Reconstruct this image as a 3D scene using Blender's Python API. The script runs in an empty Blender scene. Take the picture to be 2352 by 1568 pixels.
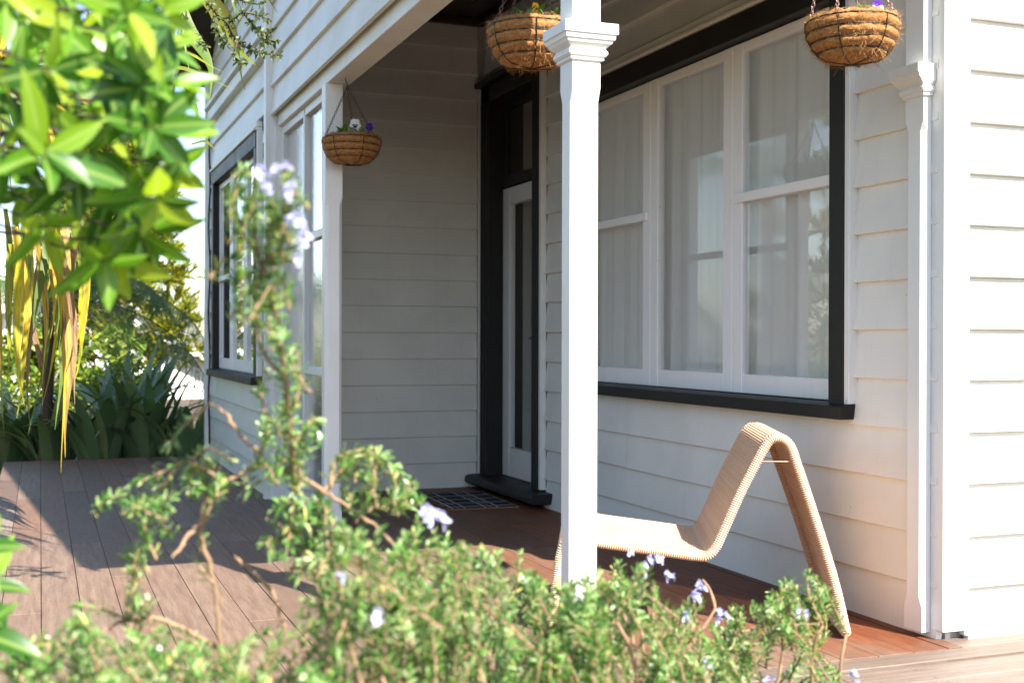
import bpy, bmesh, math, random
from mathutils import Vector, Matrix, Quaternion, noise
R = math.radians
random.seed(11)
scene = bpy.context.scene
col = scene.collection

# ------------------------------------------------------------------ camera
YAW, PITCH, ROLL = R(21.0593), R(-0.1614), R(0.1494)
CAM = Vector((0, 0, 1.0))
_f = Vector((math.sin(YAW) * math.cos(PITCH), math.cos(YAW) * math.cos(PITCH), math.sin(PITCH)))
_r0 = Vector((math.cos(YAW), -math.sin(YAW), 0)); _u0 = _r0.cross(_f)
_r = _r0 * math.cos(ROLL) + _u0 * math.sin(ROLL)
_u = _u0 * math.cos(ROLL) - _r0 * math.sin(ROLL)
cam = bpy.data.cameras.new('camera'); cam_o = bpy.data.objects.new('camera', cam); col.objects.link(cam_o)
M = Matrix.Identity(4)
for i in range(3):
    M[i][0] = _r[i]; M[i][1] = _u[i]; M[i][2] = -_f[i]; M[i][3] = CAM[i]
cam_o.matrix_world = M
cam.sensor_width = 36; cam.sensor_fit = 'HORIZONTAL'; cam.lens = 3399.1 / 2841 * 36
cam.clip_start = 0.05; cam.clip_end = 900
cam.dof.use_dof = True; cam.dof.focus_distance = 4.7; cam.dof.aperture_fstop = 3.6; cam.dof.aperture_blades = 9
scene.camera = cam_o

# ------------------------------------------------------------------ sky, sun, exposure
SUN_EL = R(45); SH = Vector((-0.309, 0.951, 0)).normalized()      # SH: the way shadows fall
w = bpy.data.worlds.new('World'); scene.world = w; w.use_nodes = True
nt = w.node_tree; bg = nt.nodes['Background']
sky = nt.nodes.new('ShaderNodeTexSky'); sky.sky_type = 'NISHITA'; sky.sun_disc = False
sky.sun_elevation = SUN_EL; sky.sun_rotation = math.atan2(-SH.x, -SH.y) % (2 * math.pi)
sky.air_density = 1.0; sky.dust_density = 1.0; sky.ozone_density = 1.0; sky.altitude = 20
nt.links.new(sky.outputs[0], bg.inputs[0]); bg.inputs[1].default_value = 0.10
sl = bpy.data.lights.new('sun', 'SUN'); sl.energy = 5.0; sl.angle = R(0.53); sl.color = (1.0, 0.95, 0.87)
so = bpy.data.objects.new('sun', sl); col.objects.link(so)
so.rotation_euler = (SH * math.cos(SUN_EL) - Vector((0, 0, math.sin(SUN_EL)))).to_track_quat('-Z', 'Y').to_euler()
so.location = (3, -8, 9)
scene.view_settings.view_transform = 'Standard'; scene.view_settings.look = 'None'
scene.view_settings.gamma = 1; scene.view_settings.use_curve_mapping = False
scene.view_settings.exposure = 1.8
scene.cycles.max_bounces = 8; scene.cycles.diffuse_bounces = 4; scene.cycles.glossy_bounces = 4
scene.cycles.transparent_max_bounces = 12; scene.cycles.transmission_bounces = 4
scene.cycles.caustics_reflective = False; scene.cycles.caustics_refractive = False
scene.cycles.use_denoising = True
scene.cycles.sample_clamp_indirect = 6.0


def P(px, py, d):
    """A point d metres ahead of the camera, in the direction of a pixel of the 2352 x 1568 view."""
    return CAM + (_f + _r * ((px - 1176.0) / 2814.0) - _u * ((py - 784.0) / 2814.0)) * d


# ------------------------------------------------------------------ mesh helpers
class MB:
    def __init__(s): s.v = []; s.f = []; s.m = []; s.cur = 0
    def add(s, vs, fs):
        b = len(s.v); s.v += [tuple(v) for v in vs]
        s.f += [tuple(i + b for i in f) for f in fs]; s.m += [s.cur] * len(fs)
    def box(s, x0, x1, y0, y1, z0, z1):
        s.add([(x0, y0, z0), (x1, y0, z0), (x1, y1, z0), (x0, y1, z0), (x0, y0, z1), (x1, y0, z1), (x1, y1, z1), (x0, y1, z1)],
              [(3, 2, 1, 0), (4, 5, 6, 7), (0, 1, 5, 4), (1, 2, 6, 5), (2, 3, 7, 6), (3, 0, 4, 7)])
    def loft(s, rings, cap=True, closed=True):
        n = len(rings[0]); vs = [p for r in rings for p in r]; fs = []
        for i in range(len(rings) - 1):
            for j in range(n if closed else n - 1):
                k = (j + 1) % n
                fs.append((i * n + j, i * n + k, (i + 1) * n + k, (i + 1) * n + j))
        if cap:
            fs.append(tuple(range(n - 1, -1, -1))); fs.append(tuple(range((len(rings) - 1) * n, len(rings) * n)))
        s.add(vs, fs)
    def tube(s, pts, rad, n=6, cap=True):
        pts = [Vector(p) for p in pts]; rings = []; up = None
        for i, p in enumerate(pts):
            a = pts[max(i - 1, 0)]; b = pts[min(i + 1, len(pts) - 1)]
            t = (b - a)
            if t.length < 1e-9: t = Vector((0, 0, 1))
            t.normalize()
            if up is None:
                up = t.orthogonal().normalized()
            else:
                up = up - t * up.dot(t)
                up = up.normalized() if up.length > 1e-6 else t.orthogonal().normalized()
            sd = t.cross(up); r = rad[i] if isinstance(rad, (list, tuple)) else rad
            rings.append([p + (up * math.cos(2 * math.pi * k / n) + sd * math.sin(2 * math.pi * k / n)) * r for k in range(n)])
        s.loft(rings, cap)
    def build(s, name, mats, parent=None, smooth=False, loc=None, bevel=0):
        me = bpy.data.meshes.new(name); me.from_pydata(s.v, [], s.f)
        if not isinstance(mats, (list, tuple)): mats = [mats]
        for m in mats: me.materials.append(m)
        if len(mats) > 1: me.polygons.foreach_set('material_index', s.m)
        if bevel:
            bm = bmesh.new(); bm.from_mesh(me)
            bmesh.ops.recalc_face_normals(bm, faces=bm.faces)
            bmesh.ops.bevel(bm, geom=list(bm.edges), offset=bevel, segments=1, affect='EDGES', clamp_overlap=True)
            bm.to_mesh(me); bm.free()
        if smooth: me.polygons.foreach_set('use_smooth', [True] * len(me.polygons))
        me.update()
        return link(name, me, parent, loc)


def link(name, me, parent=None, loc=None):
    o = bpy.data.objects.new(name, me); col.objects.link(o)
    if parent is not None: o.parent = parent
    if loc is not None: o.location = loc
    return o


def tag(o, label=None, cat=None, group=None, kind=None):
    if label: o['label'] = label
    if cat: o['category'] = cat
    if group: o['group'] = group
    if kind: o['kind'] = kind
    return o


def thing(name, label, cat, loc=(0, 0, 0), group=None, kind=None):
    o = bpy.data.objects.new(name, None); col.objects.link(o); o.location = loc; o.empty_display_size = 0.1
    return tag(o, label, cat, group, kind)


def bx(name, m, parent, x0, x1, y0, y1, z0, z1, bevel=0.002):
    b = MB(); b.box(x0, x1, y0, y1, z0, z1)
    return b.build(name, m, parent, bevel=bevel)


def spline(pts, n):
    """Catmull-Rom through pts, n samples per span."""
    pts = [Vector(p) for p in pts]; out = []
    for i in range(len(pts) - 1):
        p0 = pts[max(i - 1, 0)]; p1 = pts[i]; p2 = pts[i + 1]; p3 = pts[min(i + 2, len(pts) - 1)]
        for k in range(n):
            t = k / n
            out.append(0.5 * ((2 * p1) + (p2 - p0) * t + (2 * p0 - 5 * p1 + 4 * p2 - p3) * t * t + (3 * p1 - p0 - 3 * p2 + p3) * t ** 3))
    out.append(pts[-1]); return out


# ------------------------------------------------------------------ materials
class N:
    def __init__(s, name):
        s.m = bpy.data.materials.new(name); s.m.use_nodes = True; s.t = s.m.node_tree
        s.b = s.t.nodes['Principled BSDF']; s.out = s.t.nodes['Material Output']
    def n(s, typ, ins=None, **kw):
        nd = s.t.nodes.new('ShaderNode' + typ)
        for k, v in kw.items(): setattr(nd, k, v)
        for k, v in (ins or {}).items():
            if hasattr(v, 'is_output') or isinstance(v, bpy.types.NodeSocket): s.t.links.new(v, nd.inputs[k])
            else: nd.inputs[k].default_value = v
        return nd
    def l(s, a, b): s.t.links.new(a, b)
    def math(s, op, a, b=0.0):
        return s.n('Math', {0: a, 1: b}, operation=op).outputs[0]
    def mix(s, fac, a, b, blend='MIX'):
        nd = s.n('Mix', None, data_type='RGBA', blend_type=blend)
        for i, v in ((0, fac), (6, a), (7, b)):
            if isinstance(v, bpy.types.NodeSocket): s.l(v, nd.inputs[i])
            else: nd.inputs[i].default_value = v if i == 0 else (v[0], v[1], v[2], 1)
        return nd.outputs[2]
    def noise(s, scale, detail=3, rough=0.55, vec=None, mapscale=None):
        if vec is None: vec = s.n('TexCoord').outputs['Object']
        if mapscale: vec = s.n('Mapping', {'Vector': vec, 'Scale': mapscale}).outputs[0]
        return s.n('TexNoise', {'Vector': vec, 'Scale': scale, 'Detail': detail, 'Roughness': rough}).outputs['Fac']
    def ramp(s, fac, stops):
        nd = s.n('ValToRGB', {0: fac}); cr = nd.color_ramp
        while len(cr.elements) < len(stops): cr.elements.new(0.5)
        for e, (p, c) in zip(cr.elements, stops): e.position = p; e.color = (c[0], c[1], c[2], 1)
        return nd.outputs[0]
    def bump(s, h, strength, dist):
        nd = s.n('Bump', {'Height': h, 'Strength': strength, 'Distance': dist}); s.l(nd.outputs[0], s.b.inputs['Normal']); return nd
    def geo(s, o): return s.n('NewGeometry').outputs[o]
    def rnd(s): return s.n('ObjectInfo').outputs['Random']
    def base(s, c): s.l(c, s.b.inputs['Base Color']) if isinstance(c, bpy.types.NodeSocket) else setattr(s.b.inputs['Base Color'], 'default_value', (*c, 1))
    def rough(s, v):
        if isinstance(v, bpy.types.NodeSocket): s.l(v, s.b.inputs['Roughness'])
        else: s.b.inputs['Roughness'].default_value = v
    def spec(s, v): s.b.inputs['Specular IOR Level'].default_value = v


def paint(name, c, rough=0.42, dirt=0.15, grain=True):
    k = N(name); pos = k.geo('Position')
    n1 = k.noise(2.3, 4, vec=pos); n2 = k.noise(230, 2, vec=pos, mapscale=(1, 1, 0.08) if grain == 'v' else (1, 1, 1))
    dark = tuple(x * (1 - dirt) for x in c)
    cc = k.mix(k.ramp(n1, [(0.42, (0, 0, 0)), (0.72, (1, 1, 1))]), c, dark)
    r = k.rnd(); cc = k.mix(k.math('MULTIPLY', r, 0.35), cc, tuple(x * (0.93 if i < 2 else 0.90) for i, x in enumerate(c)))
    # fly specks and small marks
    vo = k.n('TexVoronoi', {'Vector': pos, 'Scale': 9.0, 'Randomness': 1.0})
    sp = k.ramp(vo.outputs['Distance'], [(0.018, (1, 1, 1)), (0.03, (0, 0, 0))])
    cc = k.mix(k.math('MULTIPLY', sp, 0.75), cc, (0.10, 0.085, 0.06))
    # faint rain streaks and scuffs
    stv = k.ramp(k.noise(9, 5, 0.7, vec=pos, mapscale=(3, 3, 0.22)), [(0.56, (0, 0, 0)), (0.74, (1, 1, 1))]); cc = k.mix(k.math('MULTIPLY', stv, 0.14), cc, (0.40, 0.37, 0.31))
    ch_ = k.ramp(k.noise(55, 5, 0.75, vec=pos), [(0.70, (0, 0, 0)), (0.73, (1, 1, 1))]); cc = k.mix(k.math('MULTIPLY', ch_, 0.30), cc, (0.33, 0.29, 0.23))
    k.base(cc); k.rough(k.math('ADD', k.math('MULTIPLY', n1, 0.2), rough - 0.1)); k.spec(0.4)
    br = k.noise(60, 3, vec=pos, mapscale=(1, 0.06, 1) if grain is True else (1, 1, 0.06))
    k.bump(br, 0.25, 0.0012)
    return k.m


white = paint('white_paint', (0.745, 0.735, 0.685))
white_v = paint('white_paint_upright', (0.74, 0.74, 0.72), 0.38, 0.07, 'v')
sash_m = paint('white_sash_paint', (0.84, 0.83, 0.835), 0.35, 0.05, 'v')


def charcoal_mat():
    k = N('charcoal_paint'); pos = k.geo('Position'); n1 = k.noise(7, 4, vec=pos)
    k.base(k.mix(n1, (0.012, 0.012, 0.012), (0.026, 0.025, 0.024))); k.rough(k.math('ADD', k.math('MULTIPLY', n1, 0.25), 0.34)); k.spec(0.2)
    k.bump(k.noise(90, 3, vec=pos), 0.2, 0.001); return k.m


charcoal = charcoal_mat()


def deck_mat(name, weather):
    k = N(name); pos = k.geo('Position'); tc = k.n('TexCoord').outputs['Object']
    al = (14, 1.1, 14) if weather != 'x' else (1.1, 14, 14)
    grain = k.noise(3.0, 6, 0.65, vec=pos, mapscale=al); fine = k.noise(22, 4, 0.7, vec=pos, mapscale=al)
    r = k.rnd()
    grey = k.ramp(r, [(0.0, (0.100, 0.064, 0.046)), (0.25, (0.215, 0.146, 0.102)), (0.45, (0.135, 0.092, 0.066)), (0.65, (0.225, 0.158, 0.115)), (0.82, (0.180, 0.096, 0.056)), (1.0, (0.285, 0.228, 0.180))])
    grey = k.mix(k.ramp(grain, [(0.35, (0, 0, 0)), (0.7, (1, 1, 1))]), grey, (0.120, 0.072, 0.052))
    red = k.mix(r, (0.130, 0.036, 0.013), (0.240, 0.074, 0.022))
    red = k.mix(k.ramp(grain, [(0.3, (0, 0, 0)), (0.75, (1, 1, 1))]), red, (0.095, 0.026, 0.012))
    if weather == 'x':
        c = k.mix(k.ramp(grain, [(0.3, (0, 0, 0)), (0.75, (1, 1, 1))]), k.mix(r, (0.155, 0.118, 0.092), (0.235, 0.185, 0.150)), (0.115, 0.078, 0.058))
    else:
        # oil is kept where the verandah roof shelters the timber: nearest the wall reddest
        sx = k.n('SeparateXYZ', {0: pos}); x, y = sx.outputs[0], sx.outputs[1]
        patch = k.math('MULTIPLY', k.math('SUBTRACT', k.noise(2.1, 3, vec=pos), 0.5), 0.9)
        s1 = k.n('MapRange', {'Value': k.math('ADD', x, patch), 'From Min': 1.55, 'From Max': 2.80}, interpolation_type='SMOOTHSTEP').outputs[0]
        s2 = k.n('MapRange', {'Value': k.math('ADD', y, patch), 'From Min': 3.05, 'From Max': 3.55}, interpolation_type='SMOOTHSTEP').outputs[0]
        s3 = k.n('MapRange', {'Value': y, 'From Min': 8.0, 'From Max': 7.6}).outputs[0]
        c = k.mix(k.math('MULTIPLY', k.math('MULTIPLY', s1, s2), s3), grey, red)
        blot = k.ramp(k.noise(5, 4, vec=pos), [(0.55, (0, 0, 0)), (0.72, (1, 1, 1))])
        c = k.mix(k.math('MULTIPLY', blot, 0.35), c, (0.20, 0.10, 0.055))
    # nail heads where the boards cross the joists
    sq_ = k.n('SeparateXYZ', {0: pos}); ia, ib = (0, 1) if weather != 'x' else (1, 0)
    fx_ = k.math('ABSOLUTE', k.math('SUBTRACT', k.math('ABSOLUTE', k.math('SUBTRACT', k.math('FRACT', k.math('DIVIDE', k.math('ADD', sq_.outputs[ia], 5.3252), 0.1372)), 0.5)), 0.31))
    fy_ = k.math('ABSOLUTE', k.math('SUBTRACT', k.math('FRACT', k.math('DIVIDE', sq_.outputs[ib], 0.45)), 0.5))
    dd_ = k.math('ADD', k.math('POWER', k.math('MULTIPLY', fx_, 0.1372), 2.0), k.math('POWER', k.math('MULTIPLY', fy_, 0.45), 2.0))
    c = k.mix(k.math('MULTIPLY', k.math('LESS_THAN', dd_, 0.0000125), 0.8), c, (0.03, 0.025, 0.022))
    c = k.mix(k.math('MULTIPLY', k.ramp(fine, [(0.55, (0, 0, 0)), (0.75, (1, 1, 1))]), 0.5), c, (0.05, 0.032, 0.025))
    k.base(c); k.rough(k.math('ADD', k.math('MULTIPLY', fine, 0.3), 0.38)); k.spec(0.35)
    k.bump(k.math('ADD', grain, fine), 0.7, 0.0025)
    return k.m


deck_m = deck_mat('weathered_decking', 'y'); deckx_m = deck_mat('bleached_decking', 'x')


def simple(name, c, rough=0.6, c2=None, scale=12, bump=0, spec=0.4, metal=0.0):
    k = N(name); pos = k.geo('Position')
    if c2 is None: c2 = tuple(x * 0.7 for x in c)
    k.base(k.mix(k.noise(scale, 4, vec=pos), c, c2)); k.rough(rough); k.spec(spec); k.b.inputs['Metallic'].default_value = metal
    if bump: k.bump(k.noise(scale * 6, 3, vec=pos), 0.4, bump)
    return k.m


soffit_m = simple('dark_stained_timber', (0.022, 0.012, 0.008), 0.5, (0.04, 0.02, 0.013), 6, 0.001)
roof_m = simple('roof_sheet', (0.10, 0.10, 0.105), 0.5)
wire_m = simple('black_wire', (0.012, 0.012, 0.011), 0.45, metal=0.3)
chain_m = simple('rusty_chain', (0.16, 0.10, 0.075), 0.5, (0.07, 0.04, 0.03), 90, metal=0.5)
soil_m = simple('garden_soil', (0.045, 0.032, 0.022), 0.95, (0.10, 0.075, 0.05), 9, 0.02)
bark_m = simple('twig_bark', (0.17, 0.095, 0.055), 0.85, (0.38, 0.25, 0.15), 110, 0.003)
trunk_m = simple('dark_trunk_bark', (0.045, 0.030, 0.022), 0.9, (0.09, 0.065, 0.05), 30, 0.01)
grey_bark_m = simple('grey_bark', (0.20, 0.16, 0.13), 0.9, (0.32, 0.27, 0.22), 18, 0.005)
far_white_m = simple('white_render', (0.80, 0.79, 0.76), 0.8, (0.74, 0.73, 0.70), 1)
far_roof_m = simple('grey_tin_roof', (0.30, 0.30, 0.31), 0.5)
room_m = simple('pale_room_wall', (0.66, 0.64, 0.61), 0.9)


def leaf_mat(name, stops, trans=0.4, rough=0.4, spec=0.5, island=True, vein=False, bright=1.6):
    k = N(name)
    r = k.geo('Random Per Island') if island else k.rnd()
    c = k.ramp(r, stops)
    c = k.mix(k.math('MULTIPLY', k.noise(28, 2), 0.35), c, tuple(x * 0.6 for x in stops[0][1]))
    if vein:
        tc = k.n('TexCoord').outputs['Object']; sx = k.n('SeparateXYZ', {0: tc})
        ab = k.math('ABSOLUTE', sx.outputs[0]); rib = k.ramp(ab, [(0.0, (1, 1, 1)), (0.0022, (0, 0, 0))])
        c = k.mix(k.math('MULTIPLY', rib, 0.55), c, (0.34, 0.45, 0.12))
    k.base(c); k.rough(rough); k.spec(spec)
    tr = k.n('BsdfTranslucent', {'Color': k.mix(1.0, c, (bright, bright * 0.97, bright * 0.45), 'MULTIPLY')})
    ms = k.n('MixShader', {0: trans, 1: k.b.outputs[0], 2: tr.outputs[0]}); k.l(ms.outputs[0], k.out.inputs[0])
    return k.m


rosemary_m = leaf_mat('rosemary_leaf', [(0.0, (0.040, 0.110, 0.022)), (0.35, (0.100, 0.235, 0.045)), (0.65, (0.22, 0.38, 0.10)), (0.90, (0.46, 0.57, 0.30)), (1.0, (0.55, 0.48, 0.14))], 0.3, 0.32, 0.5)
broad_m = leaf_mat('broad_leaf', [(0.0, (0.020, 0.080, 0.010)), (0.35, (0.060, 0.180, 0.014)), (0.65, (0.16, 0.33, 0.018)), (1.0, (0.36, 0.46, 0.03))], 0.45, 0.34, 0.45, False, True, 1.9)
flax_m = leaf_mat('flax_leaf', [(0.0, (0.060, 0.120, 0.055)), (0.6, (0.14, 0.215, 0.10)), (1.0, (0.27, 0.34, 0.14))], 0.2, 0.30, 0.7, False)
fern_m = leaf_mat('fern_frond', [(0.0, (0.055, 0.120, 0.040)), (0.7, (0.10, 0.19, 0.06)), (1.0, (0.17, 0.26, 0.07))], 0.3, 0.5, 0.3)
conifer_m = leaf_mat('conifer_needles', [(0.0, (0.030, 0.060, 0.012)), (0.35, (0.13, 0.17, 0.015)), (0.7, (0.32, 0.33, 0.02)), (1.0, (0.50, 0.42, 0.02))], 0.3, 0.55, 0.3)
bush_m = leaf_mat('bush_leaf', [(0.0, (0.045, 0.105, 0.015)), (0.5, (0.14, 0.22, 0.02)), (1.0, (0.34, 0.38, 0.04))], 0.35, 0.45, 0.4)
pansy_leaf_m = leaf_mat('pansy_leaf', [(0.0, (0.04, 0.14, 0.02)), (1.0, (0.10, 0.26, 0.04))], 0.35, 0.4, 0.4)
sprig_m = leaf_mat('small_sprig_leaf', [(0.0, (0.045, 0.075, 0.030)), (0.7, (0.12, 0.16, 0.06)), (1.0, (0.24, 0.30, 0.10))], 0.3, 0.45, 0.4)


def strap_mat():
    k = N('dying_strap_leaf'); tc = k.n('TexCoord').outputs['Object']
    st = k.noise(5, 4, 0.6, vec=tc, mapscale=(16, 16, 1.2)); r = k.rnd()
    v = k.math('ADD', k.math('MULTIPLY', st, 0.8), k.math('MULTIPLY', k.math('SUBTRACT', r, 0.5), 0.9))
    c = k.ramp(v, [(0.12, (0.10, 0.16, 0.02)), (0.30, (0.40, 0.36, 0.02)), (0.46, (0.66, 0.48, 0.03)), (0.60, (0.52, 0.33, 0.05)), (0.74, (0.20, 0.10, 0.045)), (0.9, (0.36, 0.25, 0.14))])
    k.base(c); k.rough(0.5)
    tr = k.n('BsdfTranslucent', {'Color': c}); ms = k.n('MixShader', {0: 0.4, 1: k.b.outputs[0], 2: tr.outputs[0]}); k.l(ms.outputs[0], k.out.inputs[0])
    return k.m


strap_m = strap_mat()
strap_green_m = leaf_mat('green_strap_leaf', [(0.0, (0.06, 0.12, 0.02)), (0.6, (0.14, 0.20, 0.03)), (1.0, (0.30, 0.28, 0.03))], 0.3, 0.4, 0.4, False)


def petal(name, c, trans=0.35):
    k = N(name); k.base(c); k.rough(0.6); k.spec(0.2)
    tr = k.n('BsdfTranslucent', {'Color': (*c, 1)}); ms = k.n('MixShader', {0: trans, 1: k.b.outputs[0], 2: tr.outputs[0]}); k.l(ms.outputs[0], k.out.inputs[0])
    return k.m


lilac_m = petal('lilac_petal', (0.60, 0.60, 0.84)); white_petal = petal('white_petal', (0.82, 0.83, 0.80))
violet_m = petal('violet_petal', (0.10, 0.018, 0.42)); deepviolet_m = petal('dark_violet_petal', (0.025, 0.008, 0.06)); yellow_m = petal('yellow_petal', (0.85, 0.42, 0.01))
stem_m = petal('green_stem', (0.12, 0.22, 0.05), 0.1)


def coir_mat():
    k = N('coir_fibre'); pos = k.n('TexCoord').outputs['Object']
    f1 = k.noise(45, 5, 0.7, vec=pos, mapscale=(1, 1, 2.4)); f2 = k.noise(130, 4, 0.7, vec=pos)
    c = k.ramp(k.math('ADD', k.math('MULTIPLY', f1, 0.6), k.math('MULTIPLY', f2, 0.4)), [(0.3, (0.13, 0.052, 0.016)), (0.5, (0.36, 0.165, 0.055)), (0.7, (0.54, 0.31, 0.14))])
    k.base(c); k.rough(0.9); k.spec(0.1); k.bump(k.math('ADD', f1, f2), 0.9, 0.006); return k.m


coir_m = coir_mat()
strand_m = leaf_mat('coir_strand', [(0.0, (0.24, 0.10, 0.03)), (0.6, (0.48, 0.26, 0.10)), (1.0, (0.68, 0.46, 0.24))], 0.2, 0.7, 0.2)


def rattan_mat():
    k = N('rattan'); r = k.geo('Random Per Island'); pos = k.geo('Position')
    c = k.mix(k.noise(70, 3, vec=pos), (0.55, 0.375, 0.25), (0.66, 0.48, 0.345)); c = k.mix(k.math('MULTIPLY', r, 0.5), c, (0.47, 0.29, 0.15))
    k.base(c); k.rough(0.42); k.spec(0.4); return k.m


rattan_m = rattan_mat()


def glass_mat(name, rough=0.0, bumpy=False, tint=(0.93, 0.95, 0.94)):
    k = N(name); k.t.nodes.remove(k.b)
    gl = k.n('BsdfGlossy', {'Roughness': rough, 'Color': (1, 1, 1, 1)})
    tp = k.n('BsdfTransparent', {'Color': (*tint, 1)})
    # Schlick reflectance of a thin pane seen from either side; both of its faces reflect
    gm = k.n('NewGeometry'); dt = k.n('VectorMath', {0: gm.outputs['Normal'], 1: gm.outputs['Incoming']}, operation='DOT_PRODUCT').outputs['Value']
    one = k.math('SUBTRACT', 1.0, k.math('ABSOLUTE', dt)); p5 = k.math('POWER', one, 5.0)
    fac = k.math('MINIMUM', k.math('MULTIPLY', k.math('ADD', 0.04, k.math('MULTIPLY', p5, 0.96)), 2.35), 0.94)
    back = tp.outputs[0]
    if bumpy:
        pos = k.geo('Position')
        h = k.n('TexVoronoi', {'Vector': k.n('Mapping', {'Vector': pos, 'Scale': (1, 1, 0.8)}).outputs[0], 'Scale': 75.0}, feature='SMOOTH_F1').outputs['Distance']
        h2 = k.noise(140, 2, vec=pos)
        b = k.n('Bump', {'Height': k.math('ADD', h, k.math('MULTIPLY', h2, 0.5)), 'Strength': 0.55, 'Distance': 0.0022})
        k.l(b.outputs[0], gl.inputs['Normal'])
        tl = k.n('BsdfTranslucent', {'Color': (0.62, 0.68, 0.70, 1)}); k.l(b.outputs[0], tl.inputs['Normal'])
        rf_ = k.n('BsdfRefraction', {'Color': (0.88, 0.93, 0.94, 1), 'Roughness': 0.32, 'IOR': 1.03}); k.l(b.outputs[0], rf_.inputs['Normal'])
        back = k.n('MixShader', {0: 0.45, 1: rf_.outputs[0], 2: tl.outputs[0]}).outputs[0]
    ms = k.n('MixShader', {0: fac, 1: back, 2: gl.outputs[0]}); k.l(ms.outputs[0], k.out.inputs[0])
    return k.m


glass_m = glass_mat('window_glass'); frosted_m = glass_mat('rippled_glass', 0.06, True)


def curtain_mat():
    k = N('net_curtain'); pos = k.geo('Position')
    c = k.mix(k.noise(260, 2, vec=pos), (0.84, 0.83, 0.83), (0.74, 0.73, 0.735)); k.base(c); k.rough(0.9); k.spec(0.1)
    tp = k.n('BsdfTransparent', {'Color': (1, 1, 1, 1)}); tl = k.n('BsdfTranslucent', {'Color': (0.8, 0.8, 0.8, 1)}); m1 = k.n('MixShader', {0: 0.26, 1: k.b.outputs[0], 2: tl.outputs[0]})
    ms = k.n('MixShader', {0: 0.12, 1: m1.outputs[0], 2: tp.outputs[0]}); k.l(ms.outputs[0], k.out.inputs[0])
    return k.m


curtain_m = curtain_mat()


def mat_print():
    k = N('plaid_mat_pile'); tc = k.n('TexCoord').outputs['Object']; sx = k.n('SeparateXYZ', {0: tc})
    def lines(co, period, offs, wd):
        m = None
        for o in offs:
            fr = k.math('FRACT', k.math('DIVIDE', k.math('ADD', co, 5.0 - o), period))
            ln = k.math('LESS_THAN', fr, wd / period); m = ln if m is None else k.math('MAXIMUM', m, ln)
        return m
    X, Y = sx.outputs[0], sx.outputs[1]
    c = (0.010, 0.012, 0.035)
    c = k.mix(lines(X, 0.20, (0.0, 0.075), 0.011), c, (0.62, 0.62, 0.60))
    c = k.mix(lines(X, 0.20, (0.036,), 0.008), c, (0.42, 0.28, 0.12))
    c = k.mix(lines(Y, 0.165, (0.0, 0.055), 0.010), c, (0.62, 0.62, 0.60))
    c = k.mix(lines(Y, 0.165, (0.028,), 0.018), c, (0.20, 0.18, 0.17))
    c = k.mix(k.math('MULTIPLY', k.noise(400, 2, vec=tc), 0.4), c, (0.02, 0.02, 0.03))
    k.base(c); k.rough(0.95); k.spec(0.1); k.bump(k.noise(500, 2, vec=tc), 0.8, 0.004); return k.m


mat_m = mat_print()
mat_back_m = simple('mat_coir_backing', (0.30, 0.17, 0.08), 0.95, (0.16, 0.08, 0.03), 200)

# ------------------------------------------------------------------ ground and deck
g = MB(); n = 26
gx = [-160, -60, -25] + [-12 + i * 1.0 for i in range(24)] + [25, 70, 160]
gy = [-120, -40, -12] + [-6 + i * 1.0 for i in range(28)] + [35, 80, 260]
vs = [(x, y, -0.36 + (0.03 * noise.noise(Vector((x * .7, y * .7, 0))) if abs(x) < 12 and -6 < y < 22 else -0.02)) for y in gy for x in gx]
fs = [(j * len(gx) + i, j * len(gx) + i + 1, (j + 1) * len(gx) + i + 1, (j + 1) * len(gx) + i) for j in range(len(gy) - 1) for i in range(len(gx) - 1)]
g.add(vs, fs); tag(g.build('ground', soil_m, smooth=True), kind='structure')

deck = thing('deck', None, None, (0, 0, 0), kind='structure')
BW = 0.1372; DX0 = -0.270; DZ = -0.022; FAR = 10.61; NEAR = 3.19
rng = random.Random(4)
nrow = int((2.80 - DX0) / BW) + 1
for i in range(nrow):
    x0 = DX0 + i * BW + 0.0012; x1 = DX0 + (i + 1) * BW - 0.0012
    far = FAR if x1 < 1.40 else 7.80
    if x0 > 2.80: continue
    x1 = min(x1, 2.80)
    y = NEAR; ends = []
    y += rng.uniform(0.6, 2.4)
    while y < far - 0.5:
        ends.append(y); y += rng.uniform(1.3, 3.0)
    cuts = [NEAR] + ends + [far]
    for a, b in zip(cuts[:-1], cuts[1:]):
        dz = rng.uniform(-0.0012, 0.0012)
        bx('deck_board', deck_m, deck, x0, x1, a + 0.0026, b - 0.0026, DZ + dz, dz - 0.001, 0.0013)
# boards laid across the front edge
yy = NEAR - 0.003
for wd, dz in ((0.098, 0.0), (0.030, -0.007), (0.137, 0.0), (0.137, 0.0), (0.137, 0.0)):
    for a, b in ((-0.27, 2.2 if wd > 0.1 else 3.4), (2.203 if wd > 0.1 else 3.403, 6.5)):
        bx('deck_board', deckx_m, deck, a, b, yy - wd, yy, DZ + dz - 0.001, dz - 0.001, 0.003)
    yy -= wd + 0.004
bx('deck_board', deckx_m, deck, 2.803, 6.5, NEAR + 0.001, 3.30, DZ - 0.001, -0.001, 0.002)
b = MB()
for y in (NEAR - 0.05, yy + 0.06, 5.2, 6.6, 8.0, 9.3, 10.45): b.box(-0.24, 2.78 if y < 7.8 else 1.30, y - 0.02, y + 0.02, -0.20, DZ - 0.006)
b.box(2.79, 6.4, NEAR - 0.07, NEAR - 0.03, -0.2, DZ - 0.006); b.box(2.79, 6.4, yy + 0.04, yy + 0.08, -0.2, DZ - 0.006)
b.build('joists', trunk_m, deck)
b = MB()
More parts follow.
